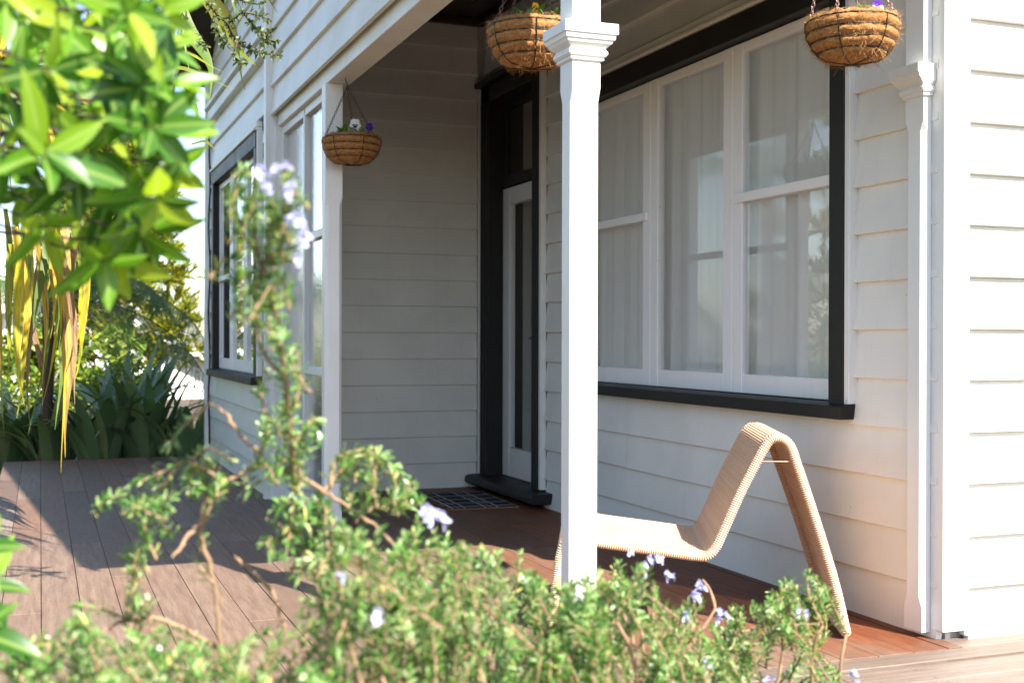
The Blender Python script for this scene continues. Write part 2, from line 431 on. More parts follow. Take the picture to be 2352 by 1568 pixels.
for px in (-0.18, 1.2, 2.5, 4.5):
    b.box(px - .05, px + .05, yy + 0.03, yy + 0.13, -0.42, -0.2)
    if px < 2: b.box(px - .05, px + .05, 10.3, 10.4, -0.42, -0.2)
b.build('deck_piles', trunk_m, deck)

# ------------------------------------------------------------------ house
house = thing('house', 'white weatherboard house with charcoal trim and a recessed verandah', 'house', (2.8, 7, 0))
H = house.location


def hp(name, m, x0, x1, y0, y1, z0, z1, bevel=0.002, parent=None):
    """A box given in world coordinates, as a part of the house (or of one of its parts)."""
    o = bx(name, m, parent or house, x0 - H.x, x1 - H.x, y0 - H.y, y1 - H.y, z0 - H.z, z1 - H.z, bevel)
    return o


def hpart(mb, name, m, parent=None, smooth=False, bevel=0):
    mb.v = [(v[0] - H.x, v[1] - H.y, v[2] - H.z) for v in mb.v]
    return mb.build(name, m, parent or house, smooth, bevel=bevel)


COVER = 0.1735; Z0 = -0.0073; LAP = 0.020; TH = 0.022


def weatherboard(parent, axis, face, a, b, z0, height=COVER):
    """One bevel-back board; axis 'x' faces -X and runs along Y, axis 'y' faces -Y and runs along X."""
    if b - a > 2.2 and random.random() < 0.55:
        c = random.uniform(a + 0.7, b - 0.7)
        weatherboard(parent, axis, face, a, c - 0.0006, z0, height); weatherboard(parent, axis, face, c + 0.0006, b, z0, height); return
    jz = random.uniform(-0.0015, 0.0015); jf = random.uniform(-0.0012, 0.0012)
    z0 += jz; zt = z0 + height + 0.026; k = LAP * (height + 0.026) / height
    prof = [(face + jf, z0 + 0.0025), (face + jf + 0.0025, z0), (face + TH, z0), (face + TH + 0.004 + k, zt), (face + k, zt)]
    m = MB(); rings = []
    for t in (a, b):
        rings.append([(p - H.x, t - H.y, z - H.z) if axis == 'x' else (t - H.x, p - H.y, z - H.z) for p, z in prof])
    if axis == 'y': rings.reverse()
    m.loft(rings); m.build('weatherboard', white, parent)


def cut(lo, hi, holes):
    segs = [(lo, hi)]
    for a, b in holes:
        out = []
        for s, e in segs:
            if b <= s or a >= e: out.append((s, e)); continue
            if a > s: out.append((s, a))
            if b < e: out.append((b, e))
        segs = out
    return [s for s in segs if s[1] - s[0] > 0.02]


def lining(parent, axis, face, a, b, z0, z1, holes):
    """Plain sheathing behind the boards, with the openings left out."""
    m = MB(); ys = sorted({a, b, *[h[0] for h in holes], *[h[1] for h in holes]}); zs = sorted({z0, z1, *[h[2] for h in holes], *[h[3] for h in holes]})
    for i in range(len(ys) - 1):
        for j in range(len(zs) - 1):
            cy, cz = (ys[i] + ys[i + 1]) / 2, (zs[j] + zs[j + 1]) / 2
            if any(h[0] < cy < h[1] and h[2] < cz < h[3] for h in holes): continue
            if axis == 'x': m.box(face, face + 0.02, ys[i], ys[i + 1], zs[j], zs[j + 1])
            else: m.box(ys[i], ys[i + 1], face, face + 0.02, zs[j], zs[j + 1])
    hpart(m, 'wall_lining', room_m, parent)


def wallpart(label):
    o = bpy.data.objects.new('wall', None); col.objects.link(o); o.parent = house; o.empty_display_size = .1
    o['label'] = label; return o


XW, YD, YR, XL = 2.787, 7.80, 3.272, 1.330
CEIL = 3.12
# --- verandah wall with window and door (faces -X)
ww = wallpart('verandah wall holding the wide window and the front door')
WIN = (3.765, 6.285, 0.700, 2.430); DOOR = (6.705, 7.81, -0.05, 2.700)
for r_ in range(18):
    z = Z0 + r_ * COVER; holes = []
    for o in (WIN, DOOR):
        if z + COVER * 0.5 > o[2] and z + COVER * 0.5 < o[3]: holes.append((o[0], o[1]))
    for a, bb in cut(3.30, YD - 0.004, holes): weatherboard(ww, 'x', XW, a, bb, z)
lining(ww, 'x', 2.826, 3.30, YD + 0.2, -0.1, 3.3, [(3.83, 6.22, 0.76, 2.29), (6.84, 7.63, 0.0, 2.57)])
# --- end wall of the verandah (faces -Y)
wd_ = wallpart('shaded end wall of the verandah')
for r_ in range(18):
    weatherboard(wd_, 'y', YD, 1.40, 2.752, Z0 + r_ * COVER)
lining(wd_, 'y', YD + 0.04, 1.40, 2.86, -0.1, 3.3, [])
hp('corner_bead', white_v, 2.753, 2.768, 7.779, 7.80, 0.085, 2.70, 0.003)
# --- sunlit front wall (faces -Y)
wr = wallpart('sunlit front wall right of the verandah')
for r_ in range(17):
    weatherboard(wr, 'y', YR, 2.898, 6.6, Z0 + r_ * COVER)
lining(wr, 'y', YR + 0.045, 2.85, 6.6, -0.1, 3.0, [])
# --- gable wall (faces -X): beyond the verandah, and above its beam
RIDGE_Y, SLOPE, EAVE_Y, EAVE_Z = 7.35, 0.44, 2.97, 2.785
def rake(y): return EAVE_Z + SLOPE * (y - EAVE_Y) if y < RIDGE_Y else EAVE_Z + SLOPE * (RIDGE_Y - EAVE_Y) - SLOPE * (y - RIDGE_Y) * 0.97
wg = wallpart('gable wall beside the deck with the far window')
LWIN = (7.93, 10.42, 0.70, 2.335)
for r_ in range(28):
    z = Z0 + r_ * COVER; zt = z + COVER * 0.7
    if 2.78 < z + COVER * .5 < 2.95: continue
    ylim = 10.58
    while ylim > 7.8 and rake(ylim) < zt: ylim -= 0.02
    if ylim < 8: break
    holes = [(LWIN[0], LWIN[1])] if LWIN[2] < z + COVER * .5 < LWIN[3] else []
    for a, bb in cut(7.70, ylim, holes): weatherboard(wg, 'x', XL, a, bb, z)
lining(wg, 'x', XL + 0.035, 7.66, 10.60, -0.1, 3.2, [(8.13, 10.14, 0.76, 2.23)])
wu = wallpart('gable boards above the verandah beam')
zb = 2.378
for r_ in range(13):
    z = zb + r_ * COVER; zt = z + COVER * .7
    y0, y1 = 3.32, 7.625
    while y0 < 7.3 and rake(y0) < zt: y0 += 0.02
    while y1 > 7.3 and rake(y1) < zt: y1 -= 0.02
    if y1 - y0 < 0.4: break
    weatherboard(wu, 'x', XL, y0, y1, z)
m = MB()
m.add([(XL + 0.036, 3.32, 2.38), (XL + 0.036, 10.58, 3.2), (XL + 0.036, 10.58, rake(10.58)), (XL + 0.036, RIDGE_Y, rake(RIDGE_Y)), (XL + 0.036, 3.32, rake(3.32))], [(0, 1, 2, 3, 4)])
hpart(m, 'wall_lining', room_m, wu)
# far walls that close the box
hp('back_wall', white, 1.35, 9.0, 10.60, 10.66, -0.1, 3.2)
hp('far_corner_board', white_v, 1.300, 1.345, 10.585, 10.665, -0.05, 3.16, 0.003)
for y0_, y1_ in ((3.3, 3.5), (6.4, 6.7), (9.6, 10.60)): hp('side_wall', white, 8.98, 9.04, y0_, y1_, -0.1, 3.0)   # unseen side left mostly open so sky light brightens the curtains from behind
hp('ceiling_deck', room_m, 2.86, 8.98, 3.36, 10.58, 3.02, 3.06, 0)
# gable moulding band
for z0, z1, xo in ((2.790, 2.835, 0.030), (2.838, 2.900, 0.016), (2.903, 2.935, 0.044), (2.938, 2.956, 0.024)):
    hp('gable_moulding', white, XL - xo, XL + 0.03, 7.705, 10.585, z0, z1, 0.004)
hp('corner_board', white_v, 1.300, 1.395, 7.630, 7.700, -0.03, 3.9, 0.003)
hp('corner_batten', white_v, 1.352, 1.425, 7.600, 7.628, -0.02, 2.31, 0.003)
# electric cable on the far corner
m = MB(); m.tube([(1.322 + 0.006 * math.sin(z * 9), 10.50 + 0.012 * math.sin(z * 7), z) for z in [0.1 + 0.12 * i for i in range(27)]], 0.008, 5)
hpart(m, 'cable', wire_m)

# --- roof, soffit, ceiling
roof = bpy.data.objects.new('roof', None); col.objects.link(roof); roof.parent = house
XB = 1.055
m = MB()
def slab(m, pts, t):
    m.add(pts + [(p[0], p[1], p[2] + t) for p in pts], [(3, 2, 1, 0), (4, 5, 6, 7), (0, 1, 5, 4), (1, 2, 6, 5), (2, 3, 7, 6), (3, 0, 4, 7)])
zr = rake(RIDGE_Y); FY = 10.95
slab(m, [(XB + .02, EAVE_Y, EAVE_Z + .0), (9.2, EAVE_Y, EAVE_Z + .0), (9.2, RIDGE_Y, zr), (XB + .02, RIDGE_Y, zr)], 0.03)
slab(m, [(XB + .02, RIDGE_Y, zr), (9.2, RIDGE_Y, zr), (9.2, FY, rake(FY)), (XB + .02, FY, rake(FY))], 0.03)
hpart(m, 'soffit', soffit_m, roof)
m = MB()
slab(m, [(XB - .01, EAVE_Y - .03, EAVE_Z + .045), (9.25, EAVE_Y - .03, EAVE_Z + .045), (9.25, RIDGE_Y, zr + .05), (XB - .01, RIDGE_Y, zr + .05)], 0.03)
slab(m, [(XB - .01, RIDGE_Y, zr + .05), (9.25, RIDGE_Y, zr + .05), (9.25, FY + .03, rake(FY) + .04), (XB - .01, FY + .03, rake(FY) + .04)], 0.03)
hpart(m, 'roof_sheet', roof_m, roof)
m = MB()
for ya, yb in ((EAVE_Y, RIDGE_Y), (RIDGE_Y, FY)):
    m.add([(XB - .008, ya, rake(ya) - .10), (XB - .008, yb, rake(yb) - .10), (XB - .008, yb, rake(yb) + .05), (XB - .008, ya, rake(ya) + .05),
           (XB + .018, ya, rake(ya) - .10), (XB + .018, yb, rake(yb) - .10), (XB + .018, yb, rake(yb) + .05), (XB + .018, ya, rake(ya) + .05)],
          [(0, 1, 2, 3), (7, 6, 5, 4), (0, 4, 5, 1), (1, 5, 6, 2), (2, 6, 7, 3), (3, 7, 4, 0)])
hpart(m, 'barge_board', white, roof)
hp('fascia', white, XB + .02, 9.2, EAVE_Y - .022, EAVE_Y - .002, EAVE_Z - .02, EAVE_Z + .06, 0.002, roof)
ceil = bpy.data.objects.new('ceiling', None); col.objects.link(ceil); ceil.parent = house
x = 1.42
while x < 2.80:
    x2 = min(x + 0.145, 2.82)
    hp('ceiling_board', soffit_m, x + .002, x2 - .002, 4.05, 7.79, CEIL + .02, CEIL + .04, 0.002, ceil); x += 0.145
hp('ceiling_trim', soffit_m, 2.73, 2.785, 4.05, 7.74, CEIL - .03, CEIL + .018, 0.006, ceil)
hp('ceiling_trim', soffit_m, 1.42, 2.785, 7.745, 7.795, CEIL - .03, CEIL + .018, 0.006, ceil)
m = MB(); slab(m, [(1.42, 3.36, 2.78), (2.82, 3.36, 2.78), (2.82, 4.05, CEIL + .02), (1.42, 4.05, CEIL + .02)], 0.02); hpart(m, 'ceiling_rake', soffit_m, ceil)

# --- verandah beams
hp('verandah_beam', white, 1.372, 1.492, 3.42, 7.60, 2.305, 2.60, 0.003)
hp('verandah_beam', white, 1.40, 2.86, 3.29, 3.41, 2.45, 2.76, 0.003)
hp('beam_lining', white, 1.40, 1.42, 3.42, 7.60, 2.602, 3.12, 0)


def sq(x0, x1, y0, y1, z): return [(x0, y0, z), (x1, y0, z), (x1, y1, z), (x0, y1, z)]
def oct_(x0, x1, y0, y1, c, z):
    return [(x0 + c, y0, z), (x1 - c, y0, z), (x1, y0 + c, z), (x1, y1 - c, z), (x1 - c, y1, z), (x0 + c, y1, z), (x0, y1 - c, z), (x0, y0 + c, z)]


def post(label, x0, x1, y0, y1, top, stop=1.735):
    c0, c1 = 0.001, 0.0165
    m = MB(); m.loft([oct_(x0, x1, y0, y1, c, z) for z, c in ((0.002, c0), (0.10, c0), (0.135, c1), (stop - 0.04, c1), (stop, c0), (top, c0))])
    o = hpart(m, 'verandah_post', white_v); o['label'] = label; return o


CAP = [(1.813, .003), (1.816, .008), (1.824, .008), (1.826, .012), (1.832, .0165), (1.840, .0165), (1.846, .012), (1.850, .011), (1.853, .015), (1.862, .025), (1.872, .030), (1.873, .033), (1.886, .035), (1.888, .040), (1.918, .040)]
p1 = post('white square post with moulded capital at the open corner', 1.45, 1.54, 3.28, 3.37, 2.45)
m = MB(); m.loft([sq(1.45 - e, 1.54 + e, 3.28 - e, 3.37 + e, z) for z, e in CAP]); hpart(m, 'capital', white_v, p1)
p2 = post('white square post at the end of the rippled glass screen', 1.362, 1.452, 6.205, 6.295, 2.303, 1.72)
# half post against the front corner
c0, c1 = 0.001, 0.016
m = MB()
def half(c, z, f=0.0):
    x0, x1, y0, y1 = 2.755 - f, 2.7885, 3.331 - f, 3.423 + f
    return [(x0 + c, y0, z), (x1, y0, z), (x1, y1, z), (x0 + c, y1, z), (x0, y1 - c, z), (x0, y0 + c, z)]
m.loft([half(c, z) for z, c in ((0.018, c0), (0.10, c0), (0.135, c1), (1.70, c1), (1.735, c0), (2.45, c0))])
p3 = hpart(m, 'half_post', white_v)
m = MB(); m.loft([sq(2.755 - e, 2.789, 3.331 - min(e, .021), 3.423 + e, z) for z, e in CAP]); hpart(m, 'capital', white_v, p3)
hp('corner_stud', white_v, 2.790, 2.880, 3.268, 3.44, 0.028, 2.75, 0.003)
hp('scribed_strip', white_v, 2.881, 2.897, 3.268, 3.30, 0.01, 2.75, 0.004)

# --- rippled glass screen between post and corner board
sc = bpy.data.objects.new('glass_screen', None); col.objects.link(sc); sc.parent = house; sc['label'] = 'white framed rippled glass screen closing the verandah end'
XG = 1.425
ys = [6.297, 6.335, 6.905, 6.940, 7.565, 7.598]
hp('screen_stile', white_v, XG - .03, XG + .025, ys[0], ys[1], .03, 2.303, .003, sc)
hp('screen_stile', white_v, XG - .03, XG + .025, ys[2], ys[3], .067, 2.262, .003, sc)
hp('screen_stile', white_v, XG - .03, XG + .025, ys[4], ys[5], .03, 2.303, .003, sc)
for a, bb in ((ys[1], ys[2]), (ys[3], ys[4])):
    for z0, z1 in ((.03, .075), (.795, .838), (1.540, 1.583), (2.255, 2.303)):
        hp('screen_rail', white_v, XG - .027, XG + .022, a, bb, z0, z1, .003, sc)
    for z0, z1 in ((.075, .795), (.838, 1.540), (1.583, 2.255)):
        m = MB(); m.add([(XG, a, z0), (XG, bb, z0), (XG, bb, z1), (XG, a, z1)], [(0, 1, 2, 3)]); hpart(m, 'pane', frosted_m, sc)

# --- windows
def window(label, xf, y0, y1, n, z0, z1, meet, dark=0.09):
    """Casement window in a wall facing -X: charcoal facings, n white sashes, glass; the middle one has no rail."""
    o = bpy.data.objects.new('window', None); col.objects.link(o); o.parent = house; o['label'] = label
    xs = xf + 0.028
    hp('side_facing', charcoal, xf - .024, xf + .07, y0 - dark, y0, z0 - .01, z1 + .003, .003, o)
    hp('side_facing', charcoal, xf - .024, xf + .07, y1, y1 + dark, z0 - .01, z1 + .003, .003, o)
    hp('head_facing', charcoal, xf - .026, xf + .07, y0 - dark, y1 + dark, z1 + .005, z1 + .108, .003, o)
    hp('head_moulding', white, xf - .040, xf + .02, y0 - dark - .012, y1 + dark + .012, z1 + .110, z1 + .130, .004, o)
    hp('head_moulding', white, xf - .022, xf + .02, y0 - dark - .012, y1 + dark + .012, z1 + .131, z1 + .170, .006, o)
    hp('scribed_strip', white_v, xf - .020, xf + .02, y0 - dark - .030, y0 - dark - .001, z0 - .008, z1 + .108, .003, o)
    hp('scribed_strip', white_v, xf - .020, xf + .02, y1 + dark + .001, y1 + dark + .030, z0 - .008, z1 + .108, .003, o)
    m = MB(); a, bb = y0 - dark - .035, y1 + dark + .035
    m.loft([[(xf - .060, t, z0 - .062), (xf + .07, t, z0 - .062), (xf + .07, t, z0 - .001), (xf - .02, t, z0 - .006), (xf - .060, t, z0 - .014)] for t in (bb, a)])
    hpart(m, 'sill', charcoal, o, bevel=.003)
    W = (y1 - y0) / n
    for i in range(n):
        a, bb = y0 + i * W + .0015, y0 + (i + 1) * W - .0015
        st = .078; br = .082; tr = .042
        for s, e in ((a, a + st if i else a + .03), (bb - st if i < n - 1 else bb - .03, bb)):
            hp('sash_stile', sash_m, xs, xs + .04, s, e, z0, z1, .003, o)
        ga, gb = (a + st if i else a + .03), (bb - st if i < n - 1 else bb - .03)
        rails = [(z0, z0 + br), (z1 - tr, z1)]
        if i != n // 2 and meet: rails.append((meet - .042, meet))
        for q, (s, e) in enumerate(rails):
            f = xs - .012 if q == 2 else xs + .002
            hp('sash_rail', sash_m, f, xs + .038, ga - (.05 if q == 2 and i else 0), gb + (.05 if q == 2 and i < n - 1 else 0), s, e, .003, o)
        spans = [(z0 + br, z1 - tr)] if i == n // 2 or not meet else [(z0 + br, meet - .042), (meet, z1 - tr)]
        for s, e in spans:
            m = MB(); m.add([(xs + .016, ga, s), (xs + .016, gb, s), (xs + .016, gb, e), (xs + .016, ga, e)], [(0, 1, 2, 3)])
            hpart(m, 'pane', glass_m, o)
    return o


window('wide three light window with charcoal surround behind the chair', XW, 3.870, 6.185, 3, 0.766, 2.272, 1.626)
window('far three light window with charcoal surround on the gable wall', XL, 8.13, 10.155, 3, 0.752, 2.236, 1.49)

# room behind the windows
hp('room_wall', white, 2.90, 8.9, 6.50, 6.54, 0.0, 3.0, 0); hp('room_floor', room_m, 2.87, 8.9, 3.4, 10.5, -.06, -.02, 0)


def curtain(name, label, x, y0, y1, z0, z1, rng, amp=.017):
    m = MB(); nn = int((y1 - y0) / .012); rows = 10; vs = []; ph = [rng.uniform(0, 6.28) for _ in range(5)]
    for j in range(rows + 1):
        t = j / rows
        for i in range(nn + 1):
            y = y0 + (y1 - y0) * i / nn
            f = math.sin(y * 41 + ph[0]) * .5 + math.sin(y * 67 + ph[1] + t) * .3 + math.sin(y * 23 + ph[2]) * .4
            vs.append((x + amp * f * (1 - .35 * t), y + .004 * math.sin(y * 50 + t * 3), z0 + (z1 - z0) * t))
    fs = [(j * (nn + 1) + i, j * (nn + 1) + i + 1, (j + 1) * (nn + 1) + i + 1, (j + 1) * (nn + 1) + i) for j in range(rows) for i in range(nn)]
    m.add(vs, fs); o = m.build(name, curtain_m, smooth=True); tag(o, label, 'curtain'); return o


rc = random.Random(3)
curtain('net_curtain', 'sheer net curtain behind the right hand pane of the wide window', 2.885, 3.885, 4.645, .62, 2.255, rc)
curtain('net_curtain', 'sheer net curtain behind the tall middle pane of the wide window', 2.890, 4.647, 5.415, .62, 2.255, rc)
curtain('net_curtain', 'sheer net curtain in the left part of the wide window beside the post', 2.885, 5.417, 6.17, .62, 2.255, rc)

# --- door
dr = bpy.data.objects.new('door', None); col.objects.link(dr); dr.parent = house; dr['label'] = 'white glazed front door in a charcoal frame'
XF = 2.765; D0, D1 = 6.847, 7.622; XD = 2.868
for a, bb in ((D0 - .108, D0), (D1, D1 + .150)):
    hp('door_facing', charcoal, XF, XF + .04, a, bb, .088, 2.668, .004, dr)
    n_ = 3
    for k in range(n_):
        yy_ = a + (bb - a) * (k + .5) / n_
        hp('facing_reed', charcoal, XF - .008, XF + .002, yy_ - .012, yy_ + .012, .09, 2.56, .004, dr)
hp('jamb', charcoal, XF + .005, XD + .06, D1 + .001, D1 + .03, .088, 2.60, .002, dr)
hp('jamb', charcoal, XF + .005, XD + .06, D0 - .03, D0 - .001, .088, 2.60, .002, dr)
hp('door_head', charcoal, XF, XD + .06, D0 - .108, D1 + .150, 2.560, 2.668, .004, dr)
hp('head_cap', charcoal, XF - .045, XF + .03, D0 - .125, D1 + .165, 2.670, 2.705, .005, dr)
hp('transom_bar', charcoal, XD - .022, XD + .045, D0, D1, 1.995, 2.060, .004, dr)
hp('transom_rail', charcoal, XD - .004, XD + .04, D0, D1, 2.505, 2.558, .003, dr)
hp('transom_stile', charcoal, XD - .003, XD + .038, D1 - .05, D1, 2.062, 2.503, .003, dr)
hp('transom_stile', charcoal, XD - .003, XD + .038, D0, D0 + .05, 2.062, 2.503, .003, dr)
hp('door_stile', sash_m, XD, XD + .042, D1 - .125, D1 - .002, .095, 1.985, .003, dr)
hp('door_stile', sash_m, XD, XD + .042, D0 + .002, D0 + .125, .095, 1.985, .003, dr)
hp('door_rail', sash_m, XD + .001, XD + .041, D0 + .125, D1 - .125, .095, .285, .003, dr)
hp('door_rail', sash_m, XD + .001, XD + .041, D0 + .125, D1 - .125, 1.872, 1.985, .003, dr)
for s, e, a, bb in ((.285, 1.872, D0 + .125, D1 - .125), (2.062, 2.505, D0 + .05, D1 - .05)):
    m = MB(); m.add([(XD + .02, a, s), (XD + .02, bb, s), (XD + .02, bb, e), (XD + .02, a, e)], [(0, 1, 2, 3)]); hpart(m, 'pane', glass_m, dr)
m = MB(); m.tube([(XD - .002, D0 + .06, 1.0), (XD - .045, D0 + .06, 1.0)], .009, 8); m.tube([(XD - .045, D0 + .055, 1.0), (XD - .05, D0 + .16, 1.0)], .010, 8); hpart(m, 'door_handle', chain_m, dr, True)
hp('scribed_strip', white_v, 2.762, 2.80, 6.704, 6.737, .10, 2.665, .003, dr)
m = MB(); prof = [(2.90, .028), (2.672, .028), (2.660, .040), (2.660, .066), (2.672, .082), (2.70, .087), (2.90, .092)]
m.loft([[(p, t, z) for p, z in prof] for t in (6.60, 7.79)])
st = hpart(m, 'door_step', charcoal, dr, bevel=.004)
hp('dark_backing', soffit_m, 3.3, 3.32, 6.56, 9.6, 0, 3, 0)  # dark panel added behind the door glass, hides the bright room beyond

# ------------------------------------------------------------------ doormat
mt = thing('doormat', 'navy plaid doormat with white lines below the front door', 'doormat', (2.435, 7.10, 0.0), None)
m = MB(); m.box(-.215, .215, -.37, .37, 0.001, .010); m.build('backing', mat_back_m, mt, bevel=.002)
m = MB()
nx, ny = 16, 26; rr = random.Random(5); vs = []
for j in range(ny + 1):
    for i in range(nx + 1):
        e = 0 if (i in (0, nx) or j in (0, ny)) else 1
        vs.append((-.212 + .424 * i / nx, -.367 + .734 * j / ny, .010 + e * .006 + rr.uniform(0, .0015)))
m.add(vs, [(j * (nx + 1) + i, j * (nx + 1) + i + 1, (j + 1) * (nx + 1) + i + 1, (j + 1) * (nx + 1) + i) for j in range(ny) for i in range(nx)])
m.build('pile', mat_m, mt)
mt.rotation_euler.z = R(-2)

# ------------------------------------------------------------------ rattan lounge chair
PHI = R(25); WD = .585
ch = thing('rattan_chair', 'low woven rattan lounge chair with zigzag profile below the window', 'chair', (2.51, 3.41, 0))
ch.rotation_euler.z = -PHI          # local +Y: across the chair, local -X: from the rear foot to the front
prof = [(0, .022), (.031, .159), (.071, .298), (.115, .437), (.165, .586), (.182, .635), (.204, .661), (.230, .669), (.251, .661), (.272, .634), (.298, .585), (.352, .478), (.410, .345), (.434, .296), (.458, .272), (.496, .268), (.626, .284), (.777, .302), (.900, .318), (.935, .306), (.953, .268), (.963, .20), (.985, .022)]
pp = spline([(-s, 0, z) for s, z in prof], 24)
# resample evenly
def resample(pts, step):
    out = [pts[0]]; acc = 0
    for a, b in zip(pts[:-1], pts[1:]):
        L = (b - a).length
        while acc + L >= step:
            t = (step - acc) / L; a = a.lerp(b, t); out.append(a.copy()); L = (b - a).length; acc = 0
        acc += L
    return out
PITCHW = .0074
pp = resample(pp, PITCHW / 2)
def acr(i): return 1.0 - .24 * max(0.0, 1 + pp[i].x / .23)      # the rear legs draw together towards the floor
nrm = []
for i in range(len(pp)):
    t = (pp[min(i + 1, len(pp) - 1)] - pp[max(i - 1, 0)]).normalized(); nrm.append(Vector((t.z, 0, -t.x)))
for i in range(len(nrm)):
    if i and nrm[i].dot(nrm[i - 1]) < 0: nrm[i].negate()
if nrm[len(nrm) // 2].z < 0: nrm = [-q for q in nrm]
RT = .0142
fr = MB()
for yoff in (0, WD):
    fr.tube([pp[i] + Vector((0, yoff * acr(i), 0)) for i in list(range(0, len(pp), 6)) + [len(pp) - 1]], RT - .002, 8)
for idx in (0, len(pp) - 1):
    fr.tube([pp[idx] + Vector((0, 0, 0)), pp[idx] + Vector((0, WD * acr(idx), 0))], RT - .002, 10)
i1 = min(range(len(pp)), key=lambda i: (pp[i] - Vector((-.170, 0, .590))).length); i2 = min(range(len(pp)), key=lambda i: (pp[i] - Vector((-.297, 0, .590))).length)
fr.tube([pp[i1], pp[i2]], .0016, 5); fr.tube([pp[i1] + Vector((0, WD, 0)), pp[i2] + Vector((0, WD, 0))], .003, 5)
fr.build('frame', rattan_m, ch, True)
# bindings: canes wound round both side rails and the two floor bars
rw = random.Random(8)
bd = MB()
for yoff, sgn in ((0, -1), (WD, 1)):
    rings = []
    for i, p in enumerate(pp):
        rr_ = RT + (.0030 if i % 2 else -.0004) + rw.uniform(-.0004, .0004)
        c = p + Vector((0, yoff * acr(i), 0)); nn_ = nrm[i]; lean = .003 * rw.uniform(-1, 1)
        rings.append([c + nn_ * rr_ * math.cos(a) + Vector((0, 1, 0)) * rr_ * math.sin(a) for a in [2 * math.pi * k / 12 for k in range(12)]])
    bd.loft(rings)
for idx in (0, len(pp) - 1):
    rings = []; c = pp[idx]
    for j in range(int(WD * acr(idx) / .0034)):
        rr_ = RT + (.0032 if j % 2 else 0)
        rings.append([c + Vector((math.cos(a) * rr_, j * .0034, math.sin(a) * rr_)) for a in [2 * math.pi * k / 10 for k in range(10)]])
    bd.loft(rings)
o = bd.build('cane_binding', rattan_m, ch, False); o['kind'] = 'stuff'
# woven sheet: cross canes over and under lengthwise canes
wv = MB(); NW = 38; nseg = NW * 2
ws = WD / NW
for r_ in range(0, len(pp), 2):
    p = pp[r_]; nn_ = nrm[r_]; t_ = Vector((nn_.z, 0, -nn_.x)); par = (r_ // 2) % 2
    vs = []
    for k in range(nseg + 1):
        y = WD * acr(r_) * k / nseg
        off = RT * .7 + .0036 * math.cos(math.pi * (k / 2.0 + par)) if k % 2 == 0 else RT * .7
        c = p + nn_ * off + Vector((0, y, 0)) + t_ * rw.uniform(-.0005, .0005)
        vs += [c + t_ * .0031, c + nn_ * .0026, c - t_ * .0031, c - nn_ * .0024]
    fs = []
    for k in range(nseg):
        for j in range(4):
            fs.append((k * 4 + j, k * 4 + (j + 1) % 4, (k + 1) * 4 + (j + 1) % 4, (k + 1) * 4 + j))
    wv.add(vs, fs)
for k in range(1, NW):
    pts = [(pp[i] + nrm[i] * (RT * .7) + Vector((0, ws * k * acr(i), 0))) for i in range(0, len(pp), 4)]
    wv.tube(pts, .0021, 4, False)
o = wv.build('weave', rattan_m, ch, False); o['kind'] = 'stuff'

# ------------------------------------------------------------------ hanging baskets
def bez(p0, p1, p2, n): return [Vector(p0) * (1 - t) ** 2 + Vector(p1) * 2 * t * (1 - t) + Vector(p2) * t * t for t in [i / n for i in range(n + 1)]]


def chain(mb, a, b, link_len=.020, r=.0014):
    a, b = Vector(a), Vector(b); n = max(2, round((b - a).length / (link_len * .72))); d = (b - a).normalized(); s1 = d.orthogonal().normalized(); s2 = d.cross(s1)
    for i in range(n):
        c = a.lerp(b, (i + .5) / n); s = s1 if i % 2 else s2; L = (b - a).length / n * 1.38 / 2; wd = .0052
        pts = [c + d * (math.cos(t) * L) + s * (math.sin(t) * wd) for t in [2 * math.pi * k / 9 for k in range(9)]]
        rings = []
        for k in range(9):
            t = (pts[(k + 1) % 9] - pts[k - 1]).normalized(); nn_ = d.cross(s); q = t.cross(nn_)
            rings.append([pts[k] + nn_ * r, pts[k] + q * r, pts[k] - nn_ * r, pts[k] - q * r])
        mb.loft(rings + [rings[0]], cap=False)


